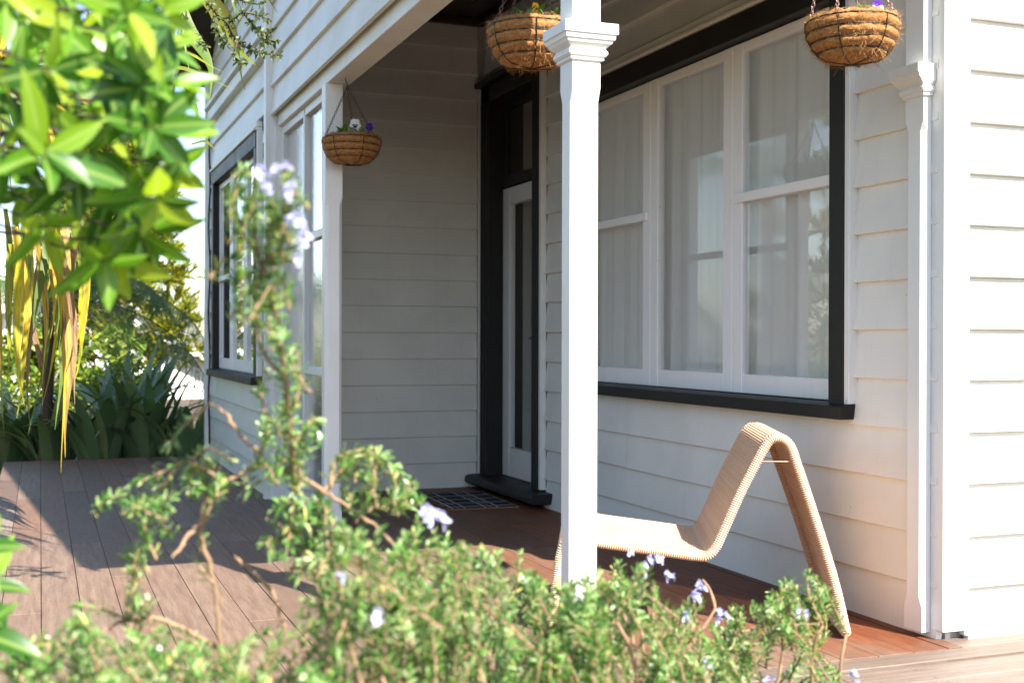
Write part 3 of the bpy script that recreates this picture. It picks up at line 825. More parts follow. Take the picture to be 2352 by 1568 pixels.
def basket(label, loc, hook, rot, seed, Rm=.140, nch=3, hole=None):
    rb = random.Random(seed)
    t = thing('hanging_basket', label, 'basket', loc, 'coir lined wire hanging baskets'); t.rotation_euler.z = rot
    depth = .126
    def rad(d): return Rm * math.sqrt(max(0.0, 1 - (d / (depth * 1.12)) ** 2.3)) if d < depth else .05
    lev = [0, .034, .067, .098, .122]
    m = MB(); na = 48; rows = []
    prf = []
    for i in range(34):
        d = i / 33 * depth * 1.01
        bul = 0
        for a, b in zip(lev[:-1], lev[1:]):
            if a <= d <= b: bul = .0125 * math.sin(math.pi * (d - a) / (b - a)) ** .7
        prf.append((rad(min(d, depth)) + bul - .003, -d))
    prf = [(Rm - .030, -.035), (Rm - .016, .004), (Rm - .004, .008)] + prf + [(0.02, -depth - .004), (0.001, -depth - .005)]
    vs = []
    for k, (r_, z) in enumerate(prf):
        for j in range(na):
            a = 2 * math.pi * j / na; q = Vector((math.cos(a) * r_, math.sin(a) * r_, z)); nz = noise.noise(q * 26 + Vector((seed, 0, 0))) * .0055 + noise.noise(q * 70) * .003
            rr_ = max(.0005, r_ + (nz if 0 < k < len(prf) - 2 else 0)); zz = z + (rb.uniform(0, .010) if k in (1, 2) else nz * .4)
            vs.append((math.cos(a) * rr_, math.sin(a) * rr_, zz))
    fs = [(k * na + j, (k + 1) * na + j, (k + 1) * na + (j + 1) % na, k * na + (j + 1) % na) for k in range(len(prf) - 1) for j in range(na)]
    fs.append(tuple(range(na - 1, -1, -1)))
    m.add(vs, fs); m.build('coir_liner', coir_m, t, True)
    # loose strands
    m = MB()
    for _ in range(4200):
        a = rb.uniform(0, 6.283); d = rb.uniform(-.012, depth) if rb.random() < .9 else rb.uniform(-.016, .0); r_ = rad(max(d, 0)) + rb.uniform(.0, .006)
        c = Vector((math.cos(a) * r_, math.sin(a) * r_, -d)); out = Vector((math.cos(a), math.sin(a), -.4 * max(d, 0) / depth)).normalized()
        L = rb.uniform(.008, .022) if rb.random() < .93 else rb.uniform(.025, .05)
        dirv = Vector((-math.sin(a), math.cos(a), 0)) * rb.uniform(-1, 1) + Vector((0, 0, 1)) * rb.uniform(-1, .8) + out * rb.uniform(-.2, .5)
        dirv.normalize(); e = c + dirv * L; mid = (c + e) / 2 + out * rb.uniform(-.05, .22) * L
        wv_ = out.cross(dirv); wv_ = (wv_.normalized() if wv_.length > .01 else Vector((0, 0, 1))) * rb.uniform(.0002, .00045)
        pts = bez(c, mid, e, 3); b0 = len(m.v)
        for q in pts: m.v += [tuple(q - wv_), tuple(q + wv_)]
        for k in range(3): m.f.append((b0 + 2 * k, b0 + 2 * k + 1, b0 + 2 * k + 3, b0 + 2 * k + 2)); m.m.append(0)
    tag(m.build('coir_strand', strand_m, t), kind='stuff')
    # wire frame
    m = MB()
    for d in lev:
        r_ = rad(min(d, depth - .002)) + .004 if d < .115 else .052
        m.tube([(math.cos(a) * r_, math.sin(a) * r_, -d) for a in [2 * math.pi * k / 32 for k in range(33)]], .0027 if d == 0 else .0021, 6, False)
    for j in range(6):
        a = math.pi / 3 * j + .4
        pts = [(math.cos(a) * (rad(d) + .010), math.sin(a) * (rad(d) + .010), -d) for d in [depth * k / 9 * .98 for k in range(10)]] + [(0, 0, -depth - .008)]
        m.tube(pts, .0021, 6, False)
    m.build('wire_frame', wire_m, t, True)
    hk = Vector(hook) - Vector(loc); hk.rotate(Quaternion((0, 0, 1), -rot)); top = hk - Vector((0, 0, .045))
    for j in range(nch):
        a = 2 * math.pi * j / nch + .9
        m = MB(); chain(m, top, (math.cos(a) * (Rm + .002), math.sin(a) * (Rm + .002), 0)); m.build('chain', chain_m, t)
    m = MB(); m.tube([hk + Vector((-.008, 0, .002)), hk + Vector((-.008, 0, -.018)), top + Vector((.004, 0, .008)), top, top + Vector((-.005, 0, .006))], .0022, 6); m.build('hook', wire_m, t, True)
    return t


basket('coir basket of white and violet pansies in shade beside the rippled glass', (1.466, 6.07, 2.002), (1.44, 6.06, 2.306), .3, 1)
basket('coir basket with a yellow pansy partly hidden behind the open corner post', (1.512, 3.755, 2.020), (1.478, 3.74, 2.306), .9, 2, .140, 4)
basket('sunlit coir basket with one purple pansy hanging in front of the wide window', (2.404, 3.245, 2.002), (2.40, 3.35, 2.452), 1.3, 3, .140, 4)


def petal_pts(L, wd, n=6, bend=.2):
    L_, R_ = [], []
    for i in range(n + 1):
        t = i / n; h = wd * math.sin(math.pi * min(1, .08 + t * .92)) ** .6 * (.45 + .75 * t) if i < n else wd * .35
        y = L * t; z = bend * L * t * t
        L_.append(Vector((-h, y, z))); R_.append(Vector((h, y, z)))
    return L_, R_


def pansy_flower(face_mats, s=.024):
    """Five overlapping petals facing +Y; slot 0 upper, slot 1 lower, slot 2 blotch, slot 3 eye."""
    m = MB()
    for k, (ang, L, wd, mt_, yo) in enumerate(((28, 1.05, .55, 0, -.10), (-28, 1.05, .55, 0, -.14), (100, .95, .50, 1, -.04), (-100, .95, .50, 1, -.06), (180, 1.05, .72, 1, .0))):
        Lp, Rp = petal_pts(s * L, s * wd * 1.0, 6, -.12)
        q = Matrix.Rotation(R(ang), 3, 'Y')
        def tr(p): v = q @ Vector((p.x, p.z, p.y)); return v + Vector((0, yo * s, 0))
        A = [tr(p) for p in Lp]; B = [tr(p) for p in Rp]; m.cur = mt_
        m.add(A + B, [(i, i + 1, 7 + i + 1, 7 + i) for i in range(6)])
        if mt_ == 1:
            m.cur = 2; A2 = [tr(p * .5) + Vector((0, .0007, 0)) for p in Lp]; B2 = [tr(p * .5) + Vector((0, .0007, 0)) for p in Rp]
            m.add(A2 + B2, [(i, i + 1, 7 + i + 1, 7 + i) for i in range(6)])
    m.cur = 3; m.add([(math.cos(a) * s * .11, .0022, math.sin(a) * s * .11) for a in [k * math.pi / 4 for k in range(8)]], [tuple(range(8))])
    return m


def leaf_mb(L, W, n=8, droop=.25, fold=.25, tipw=0.02, shape=.75):
    """A leaf along +Y, midrib at x = 0, slightly folded and drooping."""
    m = MB(); vs = []
    for i in range(n + 1):
        t = i / n; h = W * (math.sin(math.pi * t ** shape) ** .85 if 0 < t < 1 else tipw)
        y = L * t; z = -droop * L * t * t
        vs += [(-h, y, z + fold * h), (0, y, z), (h, y, z + fold * h)]
    fs = []
    for i in range(n):
        for j in (0, 1): fs.append((i * 3 + j, i * 3 + j + 1, (i + 1) * 3 + j + 1, (i + 1) * 3 + j))
    m.add(vs, fs); return m


_o = leaf_mb(.055, .015, 5, .3, .3).build('leaf', pansy_leaf_m); pl_leaf = _o.data
bpy.data.objects.remove(_o)


def pansy(label, loc, facing, mats, h, lean, seed, s=.024, nleaf=7, spread=.035):
    rp = random.Random(seed)
    t = thing('pansy', label, 'flower', loc)
    top = Vector((lean[0], lean[1], h)); m = MB(); m.tube(bez((0, 0, -.02), (lean[0] * .2, lean[1] * .2, h * .7), top + Vector((0, 0, -s * .2)), 5), .0014, 5); m.build('stem', stem_m, t, True)
    f = pansy_flower(mats, s).build('flower', mats, t, True, top); f.rotation_euler = (R(-8), 0, facing)
    for i in range(nleaf):
        o = link('leaf', pl_leaf, t, (rp.uniform(-1, 1) * spread, rp.uniform(-1, 1) * spread, rp.uniform(0, .012)))
        o.rotation_euler = (R(rp.uniform(15, 70)), 0, rp.uniform(0, 6.28)); sc_ = rp.uniform(.7, 1.15); o.scale = (sc_,) * 3
    return t


TOC = math.pi - R(20)      # facing the camera
pansy('white pansy standing in the shaded basket by the glass', (1.462, 6.02, 2.006), math.pi - R(14), (white_petal, white_petal, deepviolet_m, yellow_m), .055, (.005, -.02), 1, .030, 7)
pansy('dark violet pansy at the right of the shaded basket', (1.515, 6.02, 2.004), math.pi - R(30), (violet_m, violet_m, deepviolet_m, white_petal), .050, (.025, -.02), 2, .023, 3)
t_ = pansy('leafy pansy with a small white bud at the left of the shaded basket', (1.40, 6.05, 2.004), math.pi - R(10), (white_petal, white_petal, white_petal, yellow_m), .042, (.04, 0), 3, .010, 16, .045)
pansy('yellow pansy in the basket behind the corner post', (1.500, 3.70, 2.026), math.pi + R(10), (yellow_m, yellow_m, deepviolet_m, yellow_m), .048, (.005, 0), 4, .017, 14, .06)
pansy('tall violet and white pansy half hidden by the corner post', (1.545, 3.70, 2.026), math.pi - R(40), (violet_m, white_petal, deepviolet_m, yellow_m), .100, (.012, -.02), 5, .024, 3)
pansy('purple pansy with a white face in the sunlit basket', (2.443, 3.20, 2.008), math.pi - R(25), (violet_m, white_petal, deepviolet_m, yellow_m), .028, (.0, -.03), 6, .022, 10, .04)

# ------------------------------------------------------------------ foreground rosemary
rs = random.Random(21)
ros = thing('rosemary_bush', 'rosemary bush with pale lilac flowers sprawling across the foreground', 'bush', (0.75, 1.75, -0.36))
RO = ros.location
stems, leaves = MB(), MB()


def rvec(r): return Vector((r.gauss(0, 1), r.gauss(0, 1), r.gauss(0, 1))).normalized()


def needle(mb, p, d, L, W, side):
    """A narrow leaf: three cross ribs, slightly cupped."""
    up = d.cross(side); b = len(mb.v); tip = p + d * L - Vector((0, 0, .12 * L))
    m1 = p + d * L * .35 + up * L * .05; m2 = p + d * L * .75 + up * L * .04
    mb.v += [tuple(p), tuple(m1 - side * W), tuple(m1 + side * W), tuple(m2 - side * W * .9), tuple(m2 + side * W * .9), tuple(tip)]
    mb.f += [(b, b + 2, b + 1), (b + 1, b + 2, b + 4, b + 3), (b + 3, b + 4, b + 5)]; mb.m += [0, 0, 0]


def sprig(pts, r0, r1, lo=0.0, dens=1.0, L=.019, step=.0042):
    """A stem along pts (world), leafed from the fraction lo to its tip."""
    sp = spline(pts, 8); n = len(sp)
    stems.tube([p - RO for p in sp[::2] + ([sp[-1]] if (n - 1) % 2 else [])], [r0 + (r1 - r0) * i / (len(sp[::2])) for i in range(len(sp[::2]) + (1 if (n - 1) % 2 else 0))], 5)
    tot = sum((b - a).length for a, b in zip(sp[:-1], sp[1:])); acc = 0; nxt = tot * lo
    ang = rs.uniform(0, 6.28)
    for a, b in zip(sp[:-1], sp[1:]):
        s = (b - a).length
        while acc + s > nxt and s > 0:
            t = (nxt - acc) / s; p = a.lerp(b, max(0, min(1, t))); d = (b - a).normalized(); fr_ = nxt / tot
            o1 = d.orthogonal().normalized(); ang += 2.4
            for k in range(2):
                if rs.random() > dens: continue
                aa = ang + math.pi * k + rs.uniform(-.4, .4)
                o = o1 * math.cos(aa) + d.cross(o1) * math.sin(aa)
                up = .25 + .75 * fr_ if fr_ > .75 else .3
                dd = (d * (up + rs.uniform(0, .5)) + o).normalized(); side = dd.cross(d); side = side.normalized() if side.length > .05 else o1
                needle(leaves, p - RO, dd, L * rs.uniform(.6, 1.15) * (1.0 if fr_ < .9 else .7), .0022 * rs.uniform(.75, 1.3), side)
            nxt += step * rs.uniform(.7, 1.3)
        acc += s


def px_path(pts): return [P(*q) for q in pts]


# crooked woody branches that show bare
wood = [
    [(700, 1700, 2.0), (560, 1600, 1.95), (505, 1490, 1.9), (492, 1340, 1.86), (465, 1200, 1.84), (520, 1115, 1.84), (592, 1062, 1.85), (560, 1000, 1.85), (515, 950, 1.85), (478, 930, 1.86)],
    [(592, 1062, 1.85), (660, 1088, 1.84), (740, 1132, 1.86), (810, 1165, 1.9), (900, 1260, 1.95), (960, 1420, 2.0), (980, 1640, 2.05)],
    [(470, 1185, 1.84), (430, 1245, 1.82), (395, 1275, 1.8)],
    [(505, 1490, 1.9), (400, 1440, 1.88), (300, 1425, 1.86), (160, 1485, 1.84), (40, 1548, 1.8)],
    [(560, 1600, 1.95), (650, 1470, 1.95), (640, 1380, 1.93), (590, 1310, 1.92), (540, 1285, 1.92)],
    [(1500, 1640, 2.5), (1480, 1560, 2.5), (1570, 1500, 2.5), (1680, 1450, 2.52), (1760, 1440, 2.54), (1880, 1435, 2.56)],
    [(1560, 1505, 2.5), (1640, 1400, 2.52), (1620, 1330, 2.54)],
    [(1250, 1650, 2.2), (1180, 1540, 2.2), (1130, 1440, 2.2), (1060, 1330, 2.15)],
    [(900, 1640, 2.1), (880, 1500, 2.05), (870, 1380, 2.0), (830, 1290, 1.98)],
]
for pts in wood:
    w3 = px_path(pts); w3 = [p + rvec(rs) * .006 for p in w3]
    sp = spline(w3, 6); k = len(sp)
    stems.tube([p + rvec(rs) * .0024 - RO for p in sp], [.0042 - .0024 * i / k + rs.uniform(-.0006, .0009) for i in range(k)], 7)
# hero sprigs
hero = [
    ([(680, 1110, 1.84), (668, 1000, 1.80), (655, 870, 1.74), (636, 730, 1.68), (600, 610, 1.62), (580, 500, 1.6), (592, 400, 1.58)], .005, .0016, .0, 1.0),
    ([(600, 610, 1.62), (650, 560, 1.6), (668, 470, 1.58), (655, 400, 1.57)], .003, .0012, .05, 1.0),
    ([(590, 580, 1.62), (548, 520, 1.62), (540, 440, 1.61), (560, 385, 1.6)], .003, .0012, .05, 1.0),
    ([(640, 740, 1.68), (612, 660, 1.66), (625, 560, 1.64), (635, 470, 1.62)], .003, .0012, .05, 1.0),
    ([(655, 870, 1.74), (600, 800, 1.73), (585, 700, 1.71), (570, 620, 1.7)], .003, .0012, .2, .9),
    ([(664, 960, 1.78), (690, 880, 1.78), (680, 800, 1.77)], .003, .0012, .05, .9),
    ([(668, 1000, 1.8), (610, 950, 1.8), (600, 890, 1.8)], .003, .0012, .05, 1.0),
    ([(672, 1030, 1.8), (720, 960, 1.82), (730, 1010, 1.84)], .0025, .001, .1, .9),
    ([(680, 1110, 1.84), (668, 1200, 1.84), (655, 1290, 1.84)], .003, .001, .0, .8),
    ([(690, 1095, 1.84), (630, 1090, 1.83), (560, 1120, 1.82), (600, 1040, 1.82)], .003, .001, .1, .9),
    ([(740, 1132, 1.86), (800, 1065, 1.9), (860, 1042, 1.94), (915, 1085, 1.98), (945, 1155, 2.0)], .004, .0012, .1, 1.0),
    ([(760, 1120, 1.86), (775, 1050, 1.88), (850, 1030, 1.9)], .003, .0012, .1, 1.0),
    ([(520, 1115, 1.84), (440, 1060, 1.83), (370, 1085, 1.82), (300, 1115, 1.8)], .0035, .0012, .25, .9),
    ([(400, 1075, 1.82), (350, 1150, 1.82), (300, 1180, 1.82)], .0025, .001, .1, .9),
    ([(440, 1060, 1.83), (480, 1030, 1.82), (540, 1060, 1.82)], .0025, .001, .1, .8),
    ([(478, 930, 1.86), (420, 980, 1.88), (380, 1030, 1.9)], .003, .001, .2, .7),
    ([(340, 1150, 1.82), (330, 1260, 1.83), (310, 1350, 1.84), (300, 1420, 1.85)], .0025, .001, .0, .6),
    ([(492, 1340, 1.86), (455, 1290, 1.86), (470, 1230, 1.86)], .0025, .001, .1, .8),
    ([(300, 1425, 1.86), (240, 1400, 1.85), (170, 1385, 1.84)], .003, .0012, .1, 1.0),
    ([(160, 1485, 1.84), (100, 1480, 1.82), (30, 1500, 1.8)], .003, .0012, .1, 1.0),
]
for pts, r0, r1, lo, de in hero: sprig(px_path(pts), r0, r1, lo, de, .022)
# side shoots that fill out the tall stem and the arching branches
def bushy(cx0, cx1, cy0, cy1, d, k, L0, L1, up=1.0):
    for _ in range(k):
        tip = P(rs.uniform(cx0, cx1), rs.uniform(cy0, cy1), d + rs.uniform(-.05, .06)); Ls = rs.uniform(L0, L1)
        dv = (Vector((0, 0, up)) + Vector((rs.gauss(0, .5), rs.gauss(0, .5), 0))).normalized(); bs = tip - dv * Ls
        sprig([bs, (bs + tip) / 2 + rvec(rs) * .008, tip], .002, .0009, .02, 1.0, .021)
bushy(535, 668, 390, 500, 1.6, 14, .045, .08); bushy(540, 660, 480, 640, 1.63, 10, .045, .08); bushy(575, 650, 640, 800, 1.7, 4, .035, .06)
bushy(610, 675, 800, 950, 1.76, 5, .035, .06); bushy(600, 720, 930, 1080, 1.82, 9, .04, .07); bushy(760, 880, 1030, 1130, 1.9, 10, .03, .06); bushy(880, 950, 1080, 1160, 1.97, 7, .03, .05)
bushy(280, 400, 1080, 1200, 1.81, 9, .03, .07, .4); bushy(430, 540, 1030, 1110, 1.83, 6, .03, .06, .4); bushy(620, 700, 1150, 1330, 1.84, 9, .03, .06, -.3); bushy(290, 350, 1200, 1420, 1.84, 8, .03, .06); bushy(690, 800, 1110, 1250, 1.9, 14, .05, .09)
bushy(1265, 1410, 1335, 1570, 2.05, 30, .06, .12); bushy(1270, 1400, 1400, 1590, 1.9, 22, .06, .11)
# the mass of upright shoots
contour = [(-40, 1500), (60, 1475), (130, 1430), (180, 1395), (260, 1440), (330, 1405), (420, 1455), (520, 1480), (640, 1420), (720, 1330), (770, 1200), (820, 1170), (900, 1190), (960, 1165), (1010, 1200), (1100, 1245), (1190, 1255), (1240, 1320), (1300, 1335), (1340, 1300), (1420, 1275), (1460, 1265), (1510, 1330), (1560, 1375), (1620, 1345), (1690, 1375), (1750, 1350), (1800, 1310), (1860, 1290), (1895, 1340), (1905, 1450), (1930, 1540), (1990, 1610)]
def top_at(x):
    for (x0, y0), (x1, y1) in zip(contour[:-1], contour[1:]):
        if x0 <= x <= x1: return y0 + (y1 - y0) * (x - x0) / (x1 - x0)
    return 1700
def depth_at(x):
    return 1.62 + .45 * max(0, min(1, (x - 700) / 800)) + .40 * max(0, min(1, (x - 1400) / 450))
cnt = 0
for _ in range(1600):
    if cnt >= 400: break
    x = rs.uniform(-30, 1960); tp = top_at(x)
    if tp > 1590: continue
    rel = rs.random() ** 1.25
    y = tp + 12 + rel * max(20, 1620 - tp)
    # leave the deck showing through on the left
    if x < 720 and rs.random() < .5: continue
    if x > 1560 and y > 1420 and rs.random() < .35: continue
    d = depth_at(x) + rs.uniform(-.16, .28)
    tip = P(x, y, d); Ls = rs.uniform(.09, .19)
    lean = Vector((rs.gauss(0, .6), rs.gauss(0, .6), 0)) + _r * (.25 if x > 1500 else -.1 if x < 500 else 0)
    dirv = (Vector((0, 0, 1)) + lean).normalized()
    base = tip - dirv * Ls; midp = (tip + base) / 2 + rvec(rs) * .016
    sprig([base, midp, tip], .0024, .001, .04, 1.0, .0215, .0040); cnt += 1
    if rs.random() < .35:
        stems.tube([q - RO for q in bez(base, base + rvec(rs) * .05 - Vector((0, 0, .08)), base + rvec(rs) * .06 - Vector((0, 0, .22)), 4)], [.0024, .003, .0035, .004, .0045], 5)
# trunks down to the soil
for x, d in ((700, 2.0), (980, 2.05), (1250, 2.2), (1500, 2.5), (900, 2.1)):
    a = P(x, 1640 if x != 700 else 1700, d); stems.tube([a - RO, (a.x * .9 + RO.x * .1 - RO.x, a.y - RO.y, -.15), (a.x * .8 + RO.x * .2 - RO.x, a.y - .03 - RO.y, -.05)], [.008, .011, .014], 7)
stems.build('woody_stems', bark_m, ros, True)
tag(leaves.build('leaves', rosemary_m, ros), kind='stuff')
# flowers: a two-lipped corolla each
def ros_flower():
    m = MB()
    for ang, L, W, tilt in ((0, .011, .0032, .5), (60, .008, .0024, .9), (-60, .008, .0024, .9), (150, .009, .0026, .3), (-150, .009, .0026, .3), (180, .013, .0042, .8)):
        a = R(ang); d = Vector((math.sin(a) * tilt, .75, math.cos(a) * tilt)).normalized(); s = d.cross(Vector((0, 1, 0.01))).normalized()
        n0 = Vector((0, .003, 0)); p1 = n0 + d * L * .5; p2 = n0 + d * L - Vector((0, 0, .002))
        m.add([n0 - s * W * .4, n0 + s * W * .4, p1 + s * W, p2 + s * W * .5, p2 - s * W * .5, p1 - s * W], [(0, 1, 2, 5), (5, 2, 3, 4)])
    m.tube([(0, -.003, 0), (0, .004, 0)], [.0012, .002], 5); return m
_o = ros_flower().build('flower', lilac_m); fl_me = _o.data; bpy.data.objects.remove(_o)
spots = [(590, 395, 1.58, 3), (640, 395, 1.57, 3), (662, 425, 1.57, 3), (672, 500, 1.58, 4), (690, 545, 1.58, 4), (683, 575, 1.58, 2), (600, 430, 1.6, 2), (985, 1175, 1.72, 6), (1015, 1185, 1.72, 3), (770, 1318, 1.6, 1), (872, 1412, 1.55, 2),
         (1447, 1258, 2.3, 2), (1480, 1300, 2.4, 4), (1500, 1282, 2.4, 4), (1530, 1315, 2.4, 4), (1590, 1360, 2.45, 5), (1605, 1345, 2.45, 3), (1578, 1415, 2.4, 6), (1650, 1412, 2.45, 3), (1842, 1400, 2.5, 5), (1625, 1515, 2.4, 5), (1512, 1508, 2.4, 3), (1500, 1545, 2.4, 2), (1765, 1555, 2.45, 3), (1955, 1552, 2.5, 3), (1330, 1420, 2.2, 1), (520, 905, 1.8, 0)]
for x, y, d, k in spots:
    for _ in range(k):
        o = link('flower', fl_me, ros, P(x + rs.uniform(-9, 9), y + rs.uniform(-12, 12), d - .03) - RO)
        o.rotation_euler = (rs.uniform(-.6, .8), rs.uniform(-.5, .5), math.pi + rs.uniform(-1.3, 1.3)); s_ = rs.uniform(.85, 1.25); o.scale = (s_,) * 3

# ------------------------------------------------------------------ broad leaved shrub, upper left
rl = random.Random(33)
shr = thing('broad_leaf_shrub', 'glossy bright green broad leaved shrub close to the camera at upper left', 'shrub', (-0.75, 1.5, -0.36))
SO = shr.location
lv = []
for L, W, dr_, fo in ((.086, .0150, .16, .30), (.078, .0160, .28, .35), (.098, .0160, .10, .22), (.062, .0125, .20, .40)):
    o = leaf_mb(L, W, 9, dr_, fo, .03, .9).build('leaf', broad_m, None, True); lv.append(o.data); bpy.data.objects.remove(o)
shoots = [(60, 40), (190, 70), (300, 30), (380, 100), (20, 150), (120, 160), (250, 150), (330, 190), (395, 190), (60, 260), (170, 260), (290, 270), (355, 290), (390, 300), (20, 350), (110, 350), (220, 350), (330, 370), (345, 380), (395, 385), (70, 440), (160, 450), (260, 450), (310, 470), (360, 460), (200, 530), (270, 550), (330, 540), (110, 520), (250, 15), (380, 20), (150, -20), (20, -10), (240, 600), (-45, 1250), (-30, 1340), (-50, 1440), (300, 90), (100, 95), (200, 170), (340, 240), (40, 200), (180, 400)]
br = MB(); nl = 0
hub = [P(-260, 700, 1.8), P(-120, 300, 1.85), P(40, 120, 1.8)]
for i, (x, y) in enumerate(shoots):
    low = y > 1000
    d = (1.45 + .4 * rl.random()) if not low else 1.5 + .2 * rl.random()
    tip = P(x, y, d)
    root = P(-320 + rl.uniform(-60, 60), (y * .7 - 60 + rl.uniform(-150, 150)) if not low else 1500, d + rl.uniform(.25, .55))
    mid = root.lerp(tip, .55) + rvec(rl) * .03 - Vector((0, 0, .015))
    path = bez(root, mid, tip, 7); br.tube([p - SO for p in path], [.0042 - .0026 * k / 7 for k in range(8)], 6)
    axis = (path[-1] - path[-2]).normalized() + Vector((0, 0, .25)) + rvec(rl) * .35; axis.normalize()
    if y > 380 and not low: axis = (axis + Vector((0, 0, -.8))).normalized()
    o1 = axis.orthogonal().normalized(); o2 = axis.cross(o1); n_ = 7 if not low else 5; ph = rl.uniform(0, 6.28)
    for k in range(n_):
        if nl >= 298: break
        a = ph + k * 2.39996; op = R(78 - 7 * k + rl.uniform(-10, 10)); dirv = axis * math.cos(op) + (o1 * math.cos(a) + o2 * math.sin(a)) * math.sin(op)
        o = link('leaf', rl.choice(lv), shr, tip - axis * (.020 - .003 * k) - SO)
        zup = (axis - dirv * axis.dot(dirv)); zup = zup.normalized() if zup.length > .05 else Vector((0, 0, 1)); xx = dirv.cross(zup).normalized(); zz = xx.cross(dirv)
        Mx = Matrix((xx, dirv, zz)).transposed(); s_ = rl.uniform(.85, 1.25) * (1.0 - .05 * k); o.rotation_euler = Mx.to_euler(); o.scale = (s_,) * 3; nl += 1
for k in range(4):
    pts = [Vector((-.75 + .05 * k, 1.5 + .04 * k, -.37)), P(-330 + 20 * k, 1300, 1.75), P(-260 + 10 * k, 700, 1.8), P(-225, 350 + 60 * k, 1.82)]
    br.tube([p - SO for p in spline(pts, 5)], [.016 - .010 * i / 15 for i in range(16)], 7)
br.build('branches', trunk_m, shr, True)

# ------------------------------------------------------------------ strap leaved (cabbage) trees
def blade_mesh(L, W, curl, seed, n=12):
    """A strap leaf hanging along -Z from the origin, gently curled and twisted."""
    q = random.Random(seed); m = MB(); vs = []; tw = q.uniform(-.5, .5); sw = q.uniform(-.06, .06); w2 = q.uniform(.3, .8)
    for i in range(n + 1):
        t = i / n; h = W * (.55 + .45 * math.sin(math.pi * min(1, t * 1.25))) * (1 - max(0, t - .55) / .45 * .92)
        a = tw * t; y = curl * L * math.sin(t * 2.2) * .25; x = sw * L * math.sin(t * 3.5) + .01 * math.sin(t * 9 + seed)
        ca, sa = math.cos(a), math.sin(a); z = -L * t
        vs += [(x - h * ca, y - h * sa, z), (x, y + h * .25 * w2, z), (x + h * ca, y + h * sa, z)]
    fs = [(i * 3 + j, i * 3 + j + 1, (i + 1) * 3 + j + 1, (i + 1) * 3 + j) for i in range(n) for j in (0, 1)]
    m.add(vs, fs); return m


rk = random.Random(44)
bl = []
for k in range(7):
    o = blade_mesh(1.0, .027 + .004 * (k % 3), rk.uniform(-.3, .3), k).build('leaf', strap_m, None, True); bl.append(o.data); bpy.data.objects.remove(o)
cab = thing('cabbage_tree', 'cabbage tree with a skirt of yellow and brown hanging strap leaves at left', 'tree', (-0.62, 6.9, -0.36))
CO = cab.location
m = MB(); m.tube(spline([(0, 0, 0), (.06, .02, .9), (.12, -.02, 1.7), (.30, -.03, 2.35), (.42, -.05, 2.75)], 5), [.085 - .0017 * i for i in range(21)], 9); m.build('trunk', trunk_m, cab, True)
straps = [(62, 520, 45, 960, 6.4, 1.1), (100, 520, 62, 790, 6.6, .8), (128, 480, 150, 1085, 6.3, .5), (152, 500, 150, 1050, 6.2, 1.15), (172, 520, 165, 880, 6.4, 1.1), (110, 560, 132, 985, 6.5, .7), (22, 560, 66, 800, 6.6, .8), (90, 600, 72, 1000, 6.7, .6), (188, 560, 150, 860, 6.5, .7), (12, 480, 18, 900, 6.8, .8), (70, 480, 95, 880, 6.6, .6), (140, 480, 122, 800, 6.3, 1.0), (36, 500, 8, 760, 6.7, .6), (-8, 480, 20, 1000, 6.9, .7), (160, 480, 190, 740, 6.6, .6), (120, 470, 100, 700, 6.8, .9), (80, 470, 50, 720, 6.9, .6), (-20, 560, -15, 950, 6.7, .8), (48, 430, 30, 640, 6.5, .8), (178, 450, 184, 690, 6.3, .7), (105, 430, 150, 640, 6.7, .6), (150, 600, 95, 930, 6.8, .5), (60, 700, 100, 950, 6.9, .45), (130, 690, 62, 1010, 6.9, .4), (58, 560, 40, 930, 6.1, .9), (180, 500, 172, 820, 6.1, 1.0), (140, 540, 160, 930, 6.0, .9), (160, 470, 178, 700, 6.0, 1.1), (30, 520, 55, 860, 6.2, .8), (95, 480, 110, 780, 6.2, .9)]
for x0, y0, x1, y1, d, ws_ in straps:
    a = P(x0, y0, d); b = P(x1, y1, d - .1); v = b - a; L = v.length
    o = link('leaf', rk.choice(bl), cab, a - CO); q = Vector((0, 0, -1)).rotation_difference(v.normalized()); o.rotation_euler = (q @ Quaternion((0, 0, 1), R(rk.uniform(-50, 50)))).to_euler(); o.scale = (ws_, ws_, L)
crown = Vector((-.20, 6.85, 2.40))
for k in range(70):
    a = rk.uniform(0, 6.28); el = rk.uniform(-75, 55)
    dirv = Vector((math.cos(a) * math.cos(R(el)), math.sin(a) * math.cos(R(el)), math.sin(R(el))))
    o = link('leaf', rk.choice(bl), cab, crown - CO + rvec(rk) * .05); q = Vector((0, 0, -1)).rotation_difference(dirv); o.rotation_euler = q.to_euler(); s_ = rk.uniform(.7, 1.0); o.scale = (.9, .9, s_)
gb = []
for k in range(4):
    o = blade_mesh(1.0, .020 + .003 * (k % 3), rk.uniform(-.05, .1), 20 + k).build('leaf', strap_green_m, None, True); gb.append(o.data); bpy.data.objects.remove(o)
cab2 = thing('cabbage_tree', 'cabbage tree whose narrow green strap leaves hang before the gable eave', 'tree', (-1.15, 4.6, -0.36))
C2 = cab2.location; cr2 = P(330, -260, 4.7)
m = MB(); m.tube(spline([Vector((0, 0, 0)), Vector((.1, 0, 1.3)), Vector((.35, .03, 2.3)), cr2 - C2], 6), [.07 - .0018 * i for i in range(19)], 9); m.build('trunk', trunk_m, cab2, True)
